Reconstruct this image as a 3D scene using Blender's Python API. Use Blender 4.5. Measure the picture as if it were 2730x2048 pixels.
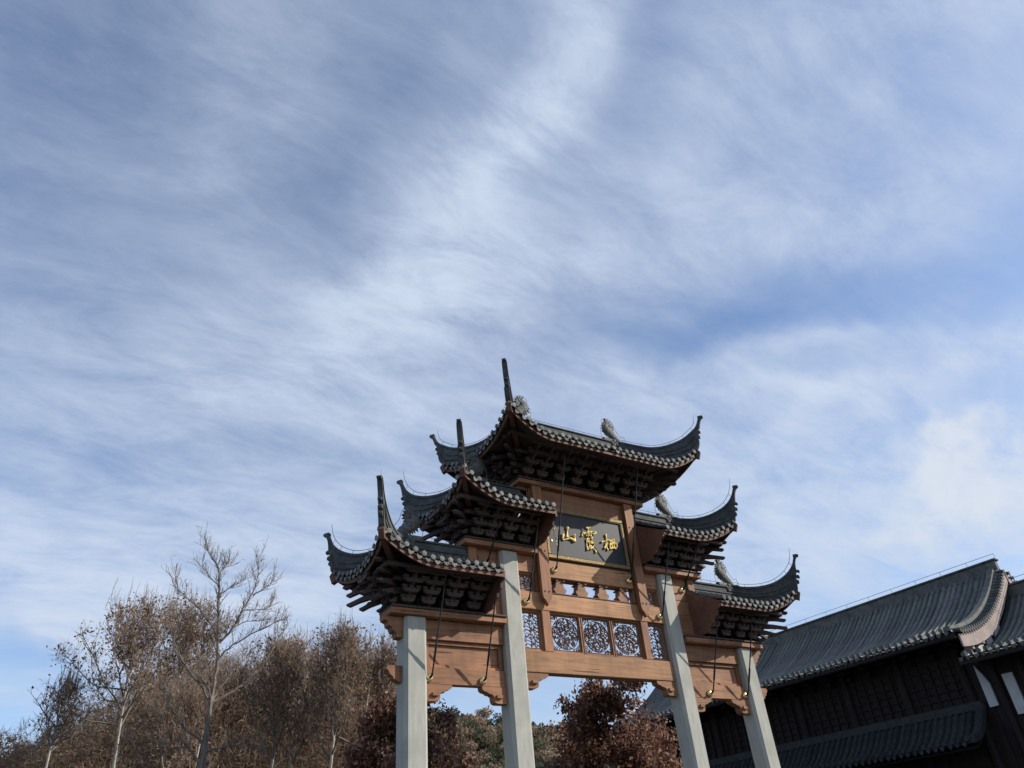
import bpy, math, random
import numpy as np
from mathutils import Vector, Matrix

for o in list(bpy.data.objects):
    bpy.data.objects.remove(o, do_unlink=True)
scene = bpy.context.scene
C = scene.collection
EYE = 1.6

# ------------------------------------------------------------------ camera
cd = bpy.data.cameras.new('camera')
cam = bpy.data.objects.new('camera', cd); C.objects.link(cam)
cd.sensor_width = 36.0; cd.lens = 36.0*1960/2730
cd.clip_start = .1; cd.clip_end = 6000
RT = Vector((.8545, -.5137, -.0775)).normalized()
FW = Vector((.4631, .6857, .5616)).normalized()
UP = RT.cross(FW).normalized()
RT = FW.cross(UP)
m = Matrix((( RT.x, UP.x, -FW.x, 0), (RT.y, UP.y, -FW.y, 0), (RT.z, UP.z, -FW.z, EYE), (0, 0, 0, 1)))
cam.matrix_world = m
scene.camera = cam

# ------------------------------------------------------------------ light
SUN = Vector((1.50, -1.0, 1.02)).normalized()      # towards the sun
EL = math.asin(SUN.z); ROT = math.atan2(SUN.x, SUN.y)
sd = bpy.data.lights.new('sun', 'SUN'); sd.energy = 5.0; sd.angle = math.radians(.53); sd.color = (1, .93, .82)
so = bpy.data.objects.new('sun', sd); C.objects.link(so)
so.rotation_euler = SUN.to_track_quat('Z', 'Y').to_euler()
so.location = (30, -30, 40)

world = bpy.data.worlds.new('World'); scene.world = world
world.use_nodes = True
nt = world.node_tree; N = nt.nodes; L = nt.links
for n in list(N): N.remove(n)
def nd(t, **k):
    n = N.new(t)
    for a, b in k.items(): setattr(n, a, b)
    return n
def mth(op, a, b=None, c=None, clamp=False):
    n = nd('ShaderNodeMath', operation=op); n.use_clamp = clamp
    for i, v in enumerate((a, b, c)):
        if v is None: continue
        if isinstance(v, (int, float)): n.inputs[i].default_value = v
        else: L.new(v, n.inputs[i])
    return n.outputs[0]
def vmth(op, a, b):
    n = nd('ShaderNodeVectorMath', operation=op)
    for i, v in enumerate((a, b)):
        if isinstance(v, (tuple, list, Vector)): n.inputs[i].default_value = tuple(v)
        else: L.new(v, n.inputs[i])
    return n
sky = nd('ShaderNodeTexSky', sky_type='NISHITA'); sky.sun_disc = False
sky.sun_elevation = EL; sky.sun_rotation = ROT; sky.altitude = 60
sky.air_density = 1.0; sky.dust_density = .6; sky.ozone_density = 1.2
tc = nd('ShaderNodeTexCoord')
DIR = tc.outputs['Generated']
sep = nd('ShaderNodeSeparateXYZ'); L.new(DIR, sep.inputs[0])
den = mth('ADD', mth('MAXIMUM', sep.outputs[2], 0.0), .22)
cmb = nd('ShaderNodeCombineXYZ')
L.new(mth('DIVIDE', sep.outputs[0], den), cmb.inputs[0]); L.new(mth('DIVIDE', sep.outputs[1], den), cmb.inputs[1])
CP = cmb.outputs[0]                                   # the cloud layer seen from below
def noise(vec, scale, detail, rough, dist=0., rot=0., stretch=(1, 1, 1), off=(0, 0, 0)):
    mp = nd('ShaderNodeMapping'); mp.inputs['Rotation'].default_value = (0, 0, rot); mp.inputs['Scale'].default_value = stretch; mp.inputs['Location'].default_value = off
    L.new(vec, mp.inputs[0])
    t = nd('ShaderNodeTexNoise'); t.inputs['Scale'].default_value = scale; t.inputs['Detail'].default_value = detail
    t.inputs['Roughness'].default_value = rough; t.inputs['Distortion'].default_value = dist
    L.new(mp.outputs[0], t.inputs['Vector']); return t.outputs['Fac']
# cirrus banks at fixed places in the sky: (azimuth, elevation, rotation of long axis, half length, half width, amount)
def pix(px, py):
    a = (px-1365)/1960; b = (py-1024)/1960
    return (FW + RT*a - UP*b).normalized()
BANKS = [((1480, 130), (-.30, 1), .28, .05, .60), ((1330, 480), (-.50, 1), .26, .042, .52), ((1130, 660), (-.8, 1), .20, .06, .55), ((930, 880), (-1, .30), .28, .085, .80),
         ((1600, 700), (1, -.10), .30, .045, .55), ((1750, 480), (1, .20), .28, .04, .35), ((2350, 80), (1, -.25), .26, .05, .60), ((1720, 160), (-.2, 1), .16, .05, -.45),
         ((2150, 330), (1, -.1), .32, .06, .30), ((2480, 500), (1, -.30), .22, .04, .40), ((2420, 745), (1, -.22), .26, .035, -.85), ((2000, 880), (1, -.05), .26, .022, -.55),
         ((1900, 1030), (1, .12), .24, .02, .60), ((2250, 920), (1, -.12), .22, .018, .55), ((2250, 1075), (1, -.45), .10, .016, .55), ((2680, 890), (1, -.45), .12, .025, .75),
         ((2550, 1230), (1, -.1), .26, .10, .55), ((2200, 1480), (1, .02), .36, .10, .50), ((420, 430), (-.5, 1), .40, .13, .30), ((160, 650), (-.4, 1), .4, .10, -.20),
         ((60, 80), (.6, 1), .30, .10, -.35), ((1020, 330), (-.6, 1), .30, .05, -.25), ((1250, 1150), (1, .15), .45, .10, .38), ((450, 1380), (1, .08), .50, .12, .60),
         ((120, 1180), (1, .10), .30, .05, -.30), ((330, 1580), (1, .05), .40, .07, .75), ((150, 1660), (1, .04), .30, .045, .55), ((40, 1745), (1, .03), .16, .018, -1.0), ((60, 1850), (1, .02), .22, .018, .35), ((40, 1910), (1, .03), .2, .016, -.6),
         ((1450, 930), (1, .35), .18, .03, .40)]
banksum = None
warp = nd('ShaderNodeVectorMath', operation='ADD')
wn = nd('ShaderNodeTexNoise'); wn.inputs['Scale'].default_value = 4.5; wn.inputs['Detail'].default_value = 4; L.new(DIR, wn.inputs['Vector'])
ws = nd('ShaderNodeVectorMath', operation='MULTIPLY_ADD'); L.new(wn.outputs['Color'], ws.inputs[0]); ws.inputs[1].default_value = (.16, .16, .16); ws.inputs[2].default_value = (-.08, -.08, -.08)
L.new(DIR, warp.inputs[0]); L.new(ws.outputs[0], warp.inputs[1])
WD = warp.outputs[0]
for (p, ax, la, lb, am) in BANKS:
    c = pix(*p); q = pix(p[0]+ax[0]*60, p[1]+ax[1]*60)
    t1 = (q-c); t1 = (t1 - c*t1.dot(c)).normalized(); t2 = c.cross(t1)
    dlt = vmth('SUBTRACT', WD, tuple(c)).outputs[0]
    a = vmth('DOT_PRODUCT', dlt, tuple(t1/la)).outputs['Value']
    b = vmth('DOT_PRODUCT', dlt, tuple(t2/lb)).outputs['Value']
    f = vmth('DOT_PRODUCT', DIR, tuple(c)).outputs['Value']
    r = mth('ADD', mth('MULTIPLY', a, a), mth('MULTIPLY', b, b))
    g = mth('MULTIPLY', mth('POWER', 2.718, mth('MULTIPLY', r, -1.0)), mth('GREATER_THAN', f, 0.0))
    g = mth('MULTIPLY', g, am)
    banksum = g if banksum is None else mth('ADD', banksum, g)
n1 = noise(CP, 2.0, 10, .60, .9, .55, (1.0, .95, 1))
n2 = noise(CP, 6.5, 11, .68, .35, -.5, (.6, 1.35, 1), (3, 1, 0))
n3 = noise(CP, .8, 5, .55, .6, .2, (1, 1, 1), (7, 2, 0))
nz = mth('ADD', mth('ADD', mth('MULTIPLY', n1, .48), mth('MULTIPLY', n2, .26)), mth('MULTIPLY', n3, .26))
wisp = mth('MULTIPLY', mth('SUBTRACT', n2, .5), mth('ADD', .9, mth('MULTIPLY', mth('MAXIMUM', banksum, 0.0), 2.2)))
dn = mth('ADD', mth('ADD', mth('MULTIPLY', mth('SUBTRACT', nz, .5), 2.3), wisp), mth('MULTIPLY', banksum, .72))
mr = nd('ShaderNodeMapRange'); mr.interpolation_type = 'SMOOTHSTEP'
mr.inputs['From Min'].default_value = -1.2; mr.inputs['From Max'].default_value = 1.65
L.new(dn, mr.inputs['Value'])
cover = mth('MULTIPLY', mr.outputs[0], 1.0)
mixc = nd('ShaderNodeMix', data_type='RGBA')
L.new(cover, mixc.inputs['Factor'])
skys = nd('ShaderNodeMix', data_type='RGBA', blend_type='MULTIPLY'); skys.inputs['Factor'].default_value = 1
L.new(sky.outputs[0], skys.inputs['A']); skys.inputs['B'].default_value = (1.22, 1.32, 1.50, 1)
L.new(skys.outputs['Result'], mixc.inputs['A'])
mixc.inputs['B'].default_value = (5.3, 6.1, 7.5, 1)
bg = nd('ShaderNodeBackground'); bg.inputs['Strength'].default_value = .115
# one puffier, whiter cloud low beside the hall
pc = pix(2590, 1250); pq = pix(2650, 1235); t1 = (pq-pc); t1 = (t1-pc*t1.dot(pc)).normalized(); t2 = pc.cross(t1)
dl = vmth('SUBTRACT', WD, tuple(pc)).outputs[0]
pa = vmth('DOT_PRODUCT', dl, tuple(t1/.15)).outputs['Value']; pb_ = vmth('DOT_PRODUCT', dl, tuple(t2/.085)).outputs['Value']
pr_ = mth('SUBTRACT', 1.0, mth('ADD', mth('MULTIPLY', pa, pa), mth('MULTIPLY', pb_, pb_)))
pn = noise(DIR, 14, 8, .6, .4)
pm = nd('ShaderNodeMapRange'); pm.interpolation_type = 'SMOOTHSTEP'; pm.inputs['From Min'].default_value = .0; pm.inputs['From Max'].default_value = 1.25; pm.inputs['To Max'].default_value = .9
L.new(mth('MULTIPLY', mth('ADD', pr_, mth('MULTIPLY', mth('SUBTRACT', pn, .5), 3.4)), mth('GREATER_THAN', vmth('DOT_PRODUCT', DIR, tuple(pc)).outputs['Value'], 0.0)), pm.inputs['Value'])
mixp = nd('ShaderNodeMix', data_type='RGBA'); L.new(pm.outputs[0], mixp.inputs['Factor']); L.new(mixc.outputs['Result'], mixp.inputs['A']); mixp.inputs['B'].default_value = (6.2, 6.7, 7.5, 1)
L.new(mixp.outputs['Result'], bg.inputs['Color'])
ow = nd('ShaderNodeOutputWorld'); L.new(bg.outputs[0], ow.inputs[0])
world.cycles.sampling_method = 'MANUAL'; world.cycles.sample_map_resolution = 1024

vs = scene.view_settings
vs.view_transform = 'Standard'; vs.look = 'None'; vs.exposure = 0.0; vs.gamma = 1.0

# ------------------------------------------------------------------ materials
def newmat(name):
    mt = bpy.data.materials.new(name); mt.use_nodes = True
    t = mt.node_tree
    return mt, t, t.nodes['Principled BSDF']
def procmat(name, c1, c2, scale=6, stretch=(1, 1, 1), rough=.7, detail=6, c3=None, s3=1.2, bump=.0, metallic=0, contrast=(.35, .65), spec=.3, vary=0.):
    mt, t, b = newmat(name)
    tcn = t.nodes.new('ShaderNodeTexCoord'); mp = t.nodes.new('ShaderNodeMapping'); mp.inputs['Scale'].default_value = stretch
    t.links.new(tcn.outputs['Object'], mp.inputs[0])
    nz = t.nodes.new('ShaderNodeTexNoise'); nz.inputs['Scale'].default_value = scale; nz.inputs['Detail'].default_value = detail; nz.inputs['Roughness'].default_value = .62
    t.links.new(mp.outputs[0], nz.inputs['Vector'])
    cr = t.nodes.new('ShaderNodeValToRGB'); cr.color_ramp.elements[0].position = contrast[0]; cr.color_ramp.elements[1].position = contrast[1]
    cr.color_ramp.elements[0].color = (*c1, 1); cr.color_ramp.elements[1].color = (*c2, 1)
    t.links.new(nz.outputs['Fac'], cr.inputs[0]); col = cr.outputs[0]
    if c3 is not None:
        n2 = t.nodes.new('ShaderNodeTexNoise'); n2.inputs['Scale'].default_value = s3; n2.inputs['Detail'].default_value = 5
        t.links.new(tcn.outputs['Object'], n2.inputs['Vector'])
        r2 = t.nodes.new('ShaderNodeValToRGB'); r2.color_ramp.elements[0].position = .48; r2.color_ramp.elements[1].position = .7
        t.links.new(n2.outputs['Fac'], r2.inputs[0])
        mx = t.nodes.new('ShaderNodeMix'); mx.data_type = 'RGBA'; t.links.new(r2.outputs[0], mx.inputs['Factor'])
        t.links.new(col, mx.inputs['A']); mx.inputs['B'].default_value = (*c3, 1); col = mx.outputs['Result']
    if vary:
        oi = t.nodes.new('ShaderNodeObjectInfo'); mv = t.nodes.new('ShaderNodeMapRange'); mv.inputs['To Min'].default_value = 1-vary; mv.inputs['To Max'].default_value = 1+vary
        t.links.new(oi.outputs['Random'], mv.inputs['Value'])
        mm = t.nodes.new('ShaderNodeMix'); mm.data_type = 'RGBA'; mm.blend_type = 'MULTIPLY'; mm.inputs['Factor'].default_value = 1
        t.links.new(col, mm.inputs['A']); t.links.new(mv.outputs[0], mm.inputs['B']); col = mm.outputs['Result']
    t.links.new(col, b.inputs['Base Color'])
    b.inputs['Roughness'].default_value = rough; b.inputs['Metallic'].default_value = metallic
    b.inputs['Specular IOR Level'].default_value = spec
    if bump:
        bp = t.nodes.new('ShaderNodeBump'); bp.inputs['Strength'].default_value = bump; bp.inputs['Distance'].default_value = .02
        t.links.new(nz.outputs['Fac'], bp.inputs['Height']); t.links.new(bp.outputs[0], b.inputs['Normal'])
    return mt
def woodmat(name, axis, base):
    mt, t, b = newmat(name)
    st = {'x': (.55, 9, 9), 'z': (9, 9, .55), 'y': (9, .55, 9)}[axis]
    tcn = t.nodes.new('ShaderNodeTexCoord'); mp = t.nodes.new('ShaderNodeMapping'); mp.inputs['Scale'].default_value = st
    t.links.new(tcn.outputs['Object'], mp.inputs[0])
    nz = t.nodes.new('ShaderNodeTexNoise'); nz.inputs['Scale'].default_value = 1.6; nz.inputs['Detail'].default_value = 7; nz.inputs['Roughness'].default_value = .65; nz.inputs['Distortion'].default_value = .6
    t.links.new(mp.outputs[0], nz.inputs['Vector'])
    cr = t.nodes.new('ShaderNodeValToRGB'); e = cr.color_ramp.elements
    d = np.array(base)
    e[0].position = .28; e[0].color = (*(d*.62), 1); e[1].position = .72; e[1].color = (*(d*1.22), 1)
    k = e.new(.5); k.color = (*d, 1)
    t.links.new(nz.outputs['Fac'], cr.inputs[0])
    # broad weathering and thin dark cracks
    n2 = t.nodes.new('ShaderNodeTexNoise'); n2.inputs['Scale'].default_value = .9; n2.inputs['Detail'].default_value = 4
    t.links.new(tcn.outputs['Object'], n2.inputs['Vector'])
    r2 = t.nodes.new('ShaderNodeMapRange'); r2.inputs['From Min'].default_value = .3; r2.inputs['From Max'].default_value = .7; r2.inputs['To Min'].default_value = .72; r2.inputs['To Max'].default_value = 1.2
    t.links.new(n2.outputs['Fac'], r2.inputs['Value'])
    mx = t.nodes.new('ShaderNodeMix'); mx.data_type = 'RGBA'; mx.blend_type = 'MULTIPLY'; mx.inputs['Factor'].default_value = 1
    t.links.new(cr.outputs[0], mx.inputs['A']); t.links.new(r2.outputs[0], mx.inputs['B'])
    mp3 = t.nodes.new('ShaderNodeMapping'); mp3.inputs['Scale'].default_value = tuple(v*1.0 if v < 1 else v*1.5 for v in st); mp3.inputs['Location'].default_value = (3, 5, 7)
    t.links.new(tcn.outputs['Object'], mp3.inputs[0])
    n3 = t.nodes.new('ShaderNodeTexNoise'); n3.inputs['Scale'].default_value = 1.2; n3.inputs['Detail'].default_value = 2; n3.inputs['Distortion'].default_value = .3
    t.links.new(mp3.outputs[0], n3.inputs['Vector'])
    r3 = t.nodes.new('ShaderNodeValToRGB'); r3.color_ramp.elements[0].position = .30; r3.color_ramp.elements[1].position = .335
    r3.color_ramp.elements[0].color = (.35, .3, .27, 1); r3.color_ramp.elements[1].color = (1, 1, 1, 1)
    t.links.new(n3.outputs['Fac'], r3.inputs[0])
    m2 = t.nodes.new('ShaderNodeMix'); m2.data_type = 'RGBA'; m2.blend_type = 'MULTIPLY'; m2.inputs['Factor'].default_value = 1
    t.links.new(mx.outputs['Result'], m2.inputs['A']); t.links.new(r3.outputs[0], m2.inputs['B'])
    oi = t.nodes.new('ShaderNodeObjectInfo'); mv = t.nodes.new('ShaderNodeMapRange'); mv.inputs['To Min'].default_value = .78; mv.inputs['To Max'].default_value = 1.18
    t.links.new(oi.outputs['Random'], mv.inputs['Value'])
    # rain streaks running down the timber
    mp4 = t.nodes.new('ShaderNodeMapping'); mp4.inputs['Scale'].default_value = (2.2, 2.2, .3); t.links.new(tcn.outputs['Object'], mp4.inputs[0])
    n4 = t.nodes.new('ShaderNodeTexNoise'); n4.inputs['Scale'].default_value = 2.2; n4.inputs['Detail'].default_value = 5; t.links.new(mp4.outputs[0], n4.inputs['Vector'])
    r4 = t.nodes.new('ShaderNodeMapRange'); r4.inputs['From Min'].default_value = .35; r4.inputs['From Max'].default_value = .62; r4.inputs['To Min'].default_value = .88; r4.inputs['To Max'].default_value = 1.04
    t.links.new(n4.outputs['Fac'], r4.inputs['Value'])
    pv = t.nodes.new('ShaderNodeMath'); pv.operation = 'MULTIPLY'; t.links.new(mv.outputs[0], pv.inputs[0]); t.links.new(r4.outputs[0], pv.inputs[1])
    m5 = t.nodes.new('ShaderNodeMix'); m5.data_type = 'RGBA'; m5.blend_type = 'MULTIPLY'; m5.inputs['Factor'].default_value = 1
    t.links.new(m2.outputs['Result'], m5.inputs['A']); t.links.new(pv.outputs[0], m5.inputs['B'])
    t.links.new(m5.outputs['Result'], b.inputs['Base Color'])
    b.inputs['Roughness'].default_value = .62; b.inputs['Specular IOR Level'].default_value = .25
    bp = t.nodes.new('ShaderNodeBump'); bp.inputs['Strength'].default_value = .25; bp.inputs['Distance'].default_value = .01
    t.links.new(nz.outputs['Fac'], bp.inputs['Height']); t.links.new(bp.outputs[0], b.inputs['Normal'])
    return mt
WOOD = (.28, .135, .070)
M = dict(
    wood=woodmat('wood_beam', 'x', WOOD), woodz=woodmat('wood_post', 'z', (.28, .13, .068)), woody=woodmat('wood_bracket', 'y', (.085, .062, .054)), wood2=woodmat('wood_pale_beam', 'x', (.36, .185, .088)), woodd=woodmat('wood_fascia', 'x', (.15, .075, .052)),  # woody: darker copy of the timber, shade under the eaves put into its colour
    stone=procmat('pillar_stone', (.34, .335, .295), (.43, .425, .375), 9, (1.3, 1.3, .22), .8, 9, (.33, .33, .29), 1.1, .12, contrast=(.3, .62)),
    tile=procmat('roof_tile', (.045, .048, .05), (.11, .112, .11), 7, rough=.7, c3=(.07, .078, .068), bump=.2, vary=.3),
    tilel=procmat('eave_tile', (.13, .13, .122), (.27, .27, .25), 30, rough=.8, c3=(.16, .165, .15), s3=3, bump=.4, vary=.32),
    ridge=procmat('ridge_plaster', (.055, .058, .06), (.105, .108, .105), 6, rough=.8, c3=(.05, .055, .055), s3=2, bump=.2, vary=.15),
    beast=procmat('ridge_beast_clay', (.045, .045, .044), (.16, .16, .15), 15, rough=.65, bump=1.0),
    iron=procmat('black_iron', (.015, .015, .017), (.03, .03, .033), 12, rough=.45, metallic=.3),
    brass=procmat('brass', (.75, .60, .28), (.85, .70, .36), 12, rough=.3, metallic=.9),
    dtile=procmat('shaded_skirt_tile', (.022, .024, .027), (.05, .053, .057), 5, (1, 2, 1), rough=.8, c3=(.035, .04, .036), bump=.15, vary=.25),  # dtile: skirt roof tile, its near-black shade put into the colour
    wire=procmat('lightning_wire', (.16, .16, .17), (.24, .24, .25), 12, rough=.5, metallic=.5),
    board=procmat('plaque_board', (.034, .036, .040), (.044, .047, .051), 3, rough=.55, spec=.3),
    gold=procmat('gold_leaf', (.85, .62, .20), (.95, .76, .32), 20, rough=.42, metallic=.55, spec=.5),
    frame=procmat('gilded_frame', (.06, .035, .018), (.46, .33, .14), 46, rough=.5, metallic=.25, detail=3, contrast=(.38, .62), bump=1.0),
    carve=woodmat('carved_wood', 'z', (.30, .18, .12)),
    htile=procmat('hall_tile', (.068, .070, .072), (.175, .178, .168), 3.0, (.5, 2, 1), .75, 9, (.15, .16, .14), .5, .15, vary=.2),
    hridge=procmat('hall_ridge', (.065, .068, .067), (.15, .15, .135), 3, rough=.8, c3=(.11, .115, .10), s3=.7, bump=.15),
    hbeam=procmat('bargeboard_paint', (.30, .235, .215), (.40, .32, .29), 4, rough=.75, c3=(.24, .19, .17), s3=1.3),
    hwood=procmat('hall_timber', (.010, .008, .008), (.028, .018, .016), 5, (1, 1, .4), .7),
    white=procmat('white_plaster', (.50, .51, .52), (.60, .61, .62), 3, rough=.85, c3=(.44, .45, .46)),
    paving=procmat('paving', (.055, .054, .052), (.085, .083, .08), 1.5, rough=.85, c3=(.06, .06, .058), s3=.3),
    soil=procmat('hill_soil', (.05, .045, .03), (.10, .085, .05), .4, rough=.95, c3=(.06, .07, .035), s3=.05),
    bark=procmat('grey_bark', (.085, .07, .058), (.22, .19, .16), 9, (1, 1, .4), .85, bump=.8),
    pale=procmat('plane_bark', (.20, .175, .13), (.46, .43, .35), 5, (1, 1, .6), .8, bump=.2),
    twig=procmat('twig_bark', (.12, .095, .075), (.23, .19, .155), 4, rough=.85),
)
def leafmat(name, cols, scale=9):
    mt, t, b = newmat(name)
    g = t.nodes.new('ShaderNodeNewGeometry')
    at = t.nodes.new('ShaderNodeAttribute'); at.attribute_name = 'leaf'; at.attribute_type = 'GEOMETRY'
    cr = t.nodes.new('ShaderNodeValToRGB'); e = cr.color_ramp.elements
    e[0].color = (*cols[0], 1); e[1].color = (*cols[-1], 1)
    for i, c in enumerate(cols[1:-1]):
        k = e.new((i+1)/(len(cols)-1)); k.color = (*c, 1)
    t.links.new(at.outputs['Fac'], cr.inputs[0])
    t.links.new(cr.outputs[0], b.inputs['Base Color']); b.inputs['Roughness'].default_value = .7; b.inputs['Specular IOR Level'].default_value = .25
    tr = t.nodes.new('ShaderNodeBsdfTranslucent'); t.links.new(cr.outputs[0], tr.inputs['Color'])
    ms = t.nodes.new('ShaderNodeMixShader'); ms.inputs[0].default_value = .45
    t.links.new(b.outputs[0], ms.inputs[1]); t.links.new(tr.outputs[0], ms.inputs[2])
    t.links.new(ms.outputs[0], t.nodes['Material Output'].inputs['Surface'])
    return mt
M['haze'] = leafmat('fine_twig', [(.22, .155, .11), (.32, .23, .165), (.40, .295, .215), (.48, .37, .28)])
M['leafp'] = leafmat('plane_leaf', [(.13, .085, .06), (.22, .145, .10), (.32, .215, .145), (.45, .32, .21)])
M['leafm'] = leafmat('russet_leaf', [(.10, .05, .038), (.18, .085, .06), (.28, .145, .10), (.52, .36, .26)])
M['leafg'] = leafmat('evergreen_leaf', [(.045, .058, .032), (.07, .085, .046), (.10, .112, .065), (.115, .105, .07)])
M['leafb'] = leafmat('hill_brown_leaf', [(.20, .135, .09), (.29, .20, .135), (.37, .265, .18), (.46, .345, .24)])

# ------------------------------------------------------------------ mesh helpers
class MB:
    def __init__(s): s.v = []; s.f = []
    def add(s, vs, fs):
        k = len(s.v); s.v += [tuple(map(float, p)) for p in vs]; s.f += [tuple(i+k for i in f) for f in fs]; return s
    def box(s, x0, x1, y0, y1, z0, z1, bev=0.):
        if bev <= 0:
            return s.add([(x0, y0, z0), (x1, y0, z0), (x1, y1, z0), (x0, y1, z0), (x0, y0, z1), (x1, y0, z1), (x1, y1, z1), (x0, y1, z1)],
                         [(0, 3, 2, 1), (4, 5, 6, 7), (0, 1, 5, 4), (1, 2, 6, 5), (2, 3, 7, 6), (3, 0, 4, 7)])
        b = bev
        pts = []; P = lambda x, y, z: pts.append((x, y, z)) or len(pts)-1
        X = (x0, x1); Y = (y0, y1); Zz = (z0, z1); sg = (1, -1); idx = {}
        for i in (0, 1):
            for j in (0, 1):
                for k in (0, 1):
                    idx[i, j, k, 'x'] = P(X[i], Y[j]+sg[j]*b, Zz[k]+sg[k]*b)
                    idx[i, j, k, 'y'] = P(X[i]+sg[i]*b, Y[j], Zz[k]+sg[k]*b)
                    idx[i, j, k, 'z'] = P(X[i]+sg[i]*b, Y[j]+sg[j]*b, Zz[k])
        F = []
        def fc(l, flip): F.append(tuple(reversed(l)) if flip else tuple(l))
        for i in (0, 1): fc([idx[i, 0, 0, 'x'], idx[i, 1, 0, 'x'], idx[i, 1, 1, 'x'], idx[i, 0, 1, 'x']], i == 0)
        for j in (0, 1): fc([idx[0, j, 0, 'y'], idx[1, j, 0, 'y'], idx[1, j, 1, 'y'], idx[0, j, 1, 'y']], j == 1)
        for k in (0, 1): fc([idx[0, 0, k, 'z'], idx[1, 0, k, 'z'], idx[1, 1, k, 'z'], idx[0, 1, k, 'z']], k == 0)
        for i in (0, 1):
            for j in (0, 1): fc([idx[i, j, 0, 'x'], idx[i, j, 1, 'x'], idx[i, j, 1, 'y'], idx[i, j, 0, 'y']], (i+j) % 2 == 1)
            for k in (0, 1): fc([idx[i, 0, k, 'x'], idx[i, 1, k, 'x'], idx[i, 1, k, 'z'], idx[i, 0, k, 'z']], (i+k) % 2 == 0)
        for j in (0, 1):
            for k in (0, 1): fc([idx[0, j, k, 'y'], idx[1, j, k, 'y'], idx[1, j, k, 'z'], idx[0, j, k, 'z']], (j+k) % 2 == 1)
        for i in (0, 1):
            for j in (0, 1):
                for k in (0, 1): fc([idx[i, j, k, 'x'], idx[i, j, k, 'y'], idx[i, j, k, 'z']], (i+j+k) % 2 == 0)
        return s.add(pts, F)
    def prism(s, pts, fn, a, b):
        # pts: 2D outline; fn(u, v, w) -> 3D; extruded from w=a to w=b
        n = len(pts)
        v = [fn(p[0], p[1], a) for p in pts]+[fn(p[0], p[1], b) for p in pts]
        f = [tuple(range(n)), tuple(range(2*n-1, n-1, -1))]+[(i, i+n, (i+1) % n+n, (i+1) % n) for i in range(n)]
        return s.add(v, f)
    def tube(s, path, rad, n=6, cap=True, flat=None):
        P = [Vector(p) for p in path]
        R = rad if isinstance(rad, (list, tuple)) else [rad]*len(P)
        t0 = (P[1]-P[0]).normalized()
        ref = Vector((0, 0, 1)) if abs(t0.z) < .9 else Vector((1, 0, 0))
        a = t0.cross(ref).normalized()
        vs = []; fs = []
        for i, p in enumerate(P):
            t = (P[min(i+1, len(P)-1)]-P[max(i-1, 0)])
            if t.length < 1e-9: t = t0
            t.normalize()
            a = (a-t*a.dot(t))
            if a.length < 1e-6: a = t.orthogonal()
            a.normalize(); b = t.cross(a)
            for k in range(n):
                an = 2*math.pi*k/n
                q = p+(a*math.cos(an)+b*math.sin(an))*R[i]
                vs.append(q)
        for i in range(len(P)-1):
            for k in range(n):
                fs.append((i*n+k, i*n+(k+1) % n, (i+1)*n+(k+1) % n, (i+1)*n+k))
        if cap:
            fs.append(tuple(range(n-1, -1, -1))); fs.append(tuple(range((len(P)-1)*n, len(P)*n)))
        return s.add(vs, fs)
    def loft(s, rings, close=True, cap=True):
        n = len(rings[0]); vs = [p for r in rings for p in r]; fs = []
        for i in range(len(rings)-1):
            for k in range(n if close else n-1):
                fs.append((i*n+k, i*n+(k+1) % n, (i+1)*n+(k+1) % n, (i+1)*n+k))
        if cap and close:
            fs.append(tuple(range(n-1, -1, -1))); fs.append(tuple(range((len(rings)-1)*n, len(rings)*n)))
        return s.add(vs, fs)
    def ball(s, c, r, nu=8, nv=6, sc=(1, 1, 1)):
        vs = []; fs = []
        for j in range(nv+1):
            th = math.pi*j/nv
            for i in range(nu):
                ph = 2*math.pi*i/nu
                vs.append((c[0]+r*sc[0]*math.sin(th)*math.cos(ph), c[1]+r*sc[1]*math.sin(th)*math.sin(ph), c[2]+r*sc[2]*math.cos(th)))
        for j in range(nv):
            for i in range(nu):
                fs.append((j*nu+i, (j+1)*nu+i, (j+1)*nu+(i+1) % nu, j*nu+(i+1) % nu))
        return s.add(vs, fs)
    def mesh(s, name, mat, smooth=False, merge=False):
        me = bpy.data.meshes.new(name); me.from_pydata(s.v, [], s.f)
        me.materials.append(M[mat] if isinstance(mat, str) else mat)
        if merge or True:
            import bmesh
            bm = bmesh.new(); bm.from_mesh(me)
            if merge: bmesh.ops.remove_doubles(bm, verts=bm.verts, dist=1e-5)
            bmesh.ops.recalc_face_normals(bm, faces=bm.faces); bm.to_mesh(me); bm.free()
        if smooth:
            me.polygons.foreach_set('use_smooth', [True]*len(me.polygons))
            try: me.set_sharp_from_angle(angle=math.radians(38))
            except Exception: pass
        me.update(); return me
    def build(s, name, mat, parent=None, smooth=False, kind=None, label=None, loc=None):
        o = bpy.data.objects.new(name, s.mesh(name, mat, smooth)); C.objects.link(o)
        o.parent = parent
        if loc: o.location = loc
        if kind: o['kind'] = kind
        if label: o['label'] = label
        return o
def link(name, me, parent=None, mat4=None):
    o = bpy.data.objects.new(name, me); C.objects.link(o); o.parent = parent
    if mat4 is not None: o.matrix_local = mat4
    return o
def thing(name, label, cat, loc=(0, 0, 0), rz=0, group=None):
    o = bpy.data.objects.new(name, None); C.objects.link(o); o.empty_display_size = .3
    o.location = loc; o.rotation_euler = (0, 0, rz); o['label'] = label; o['category'] = cat
    if group: o['group'] = group
    return o
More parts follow.
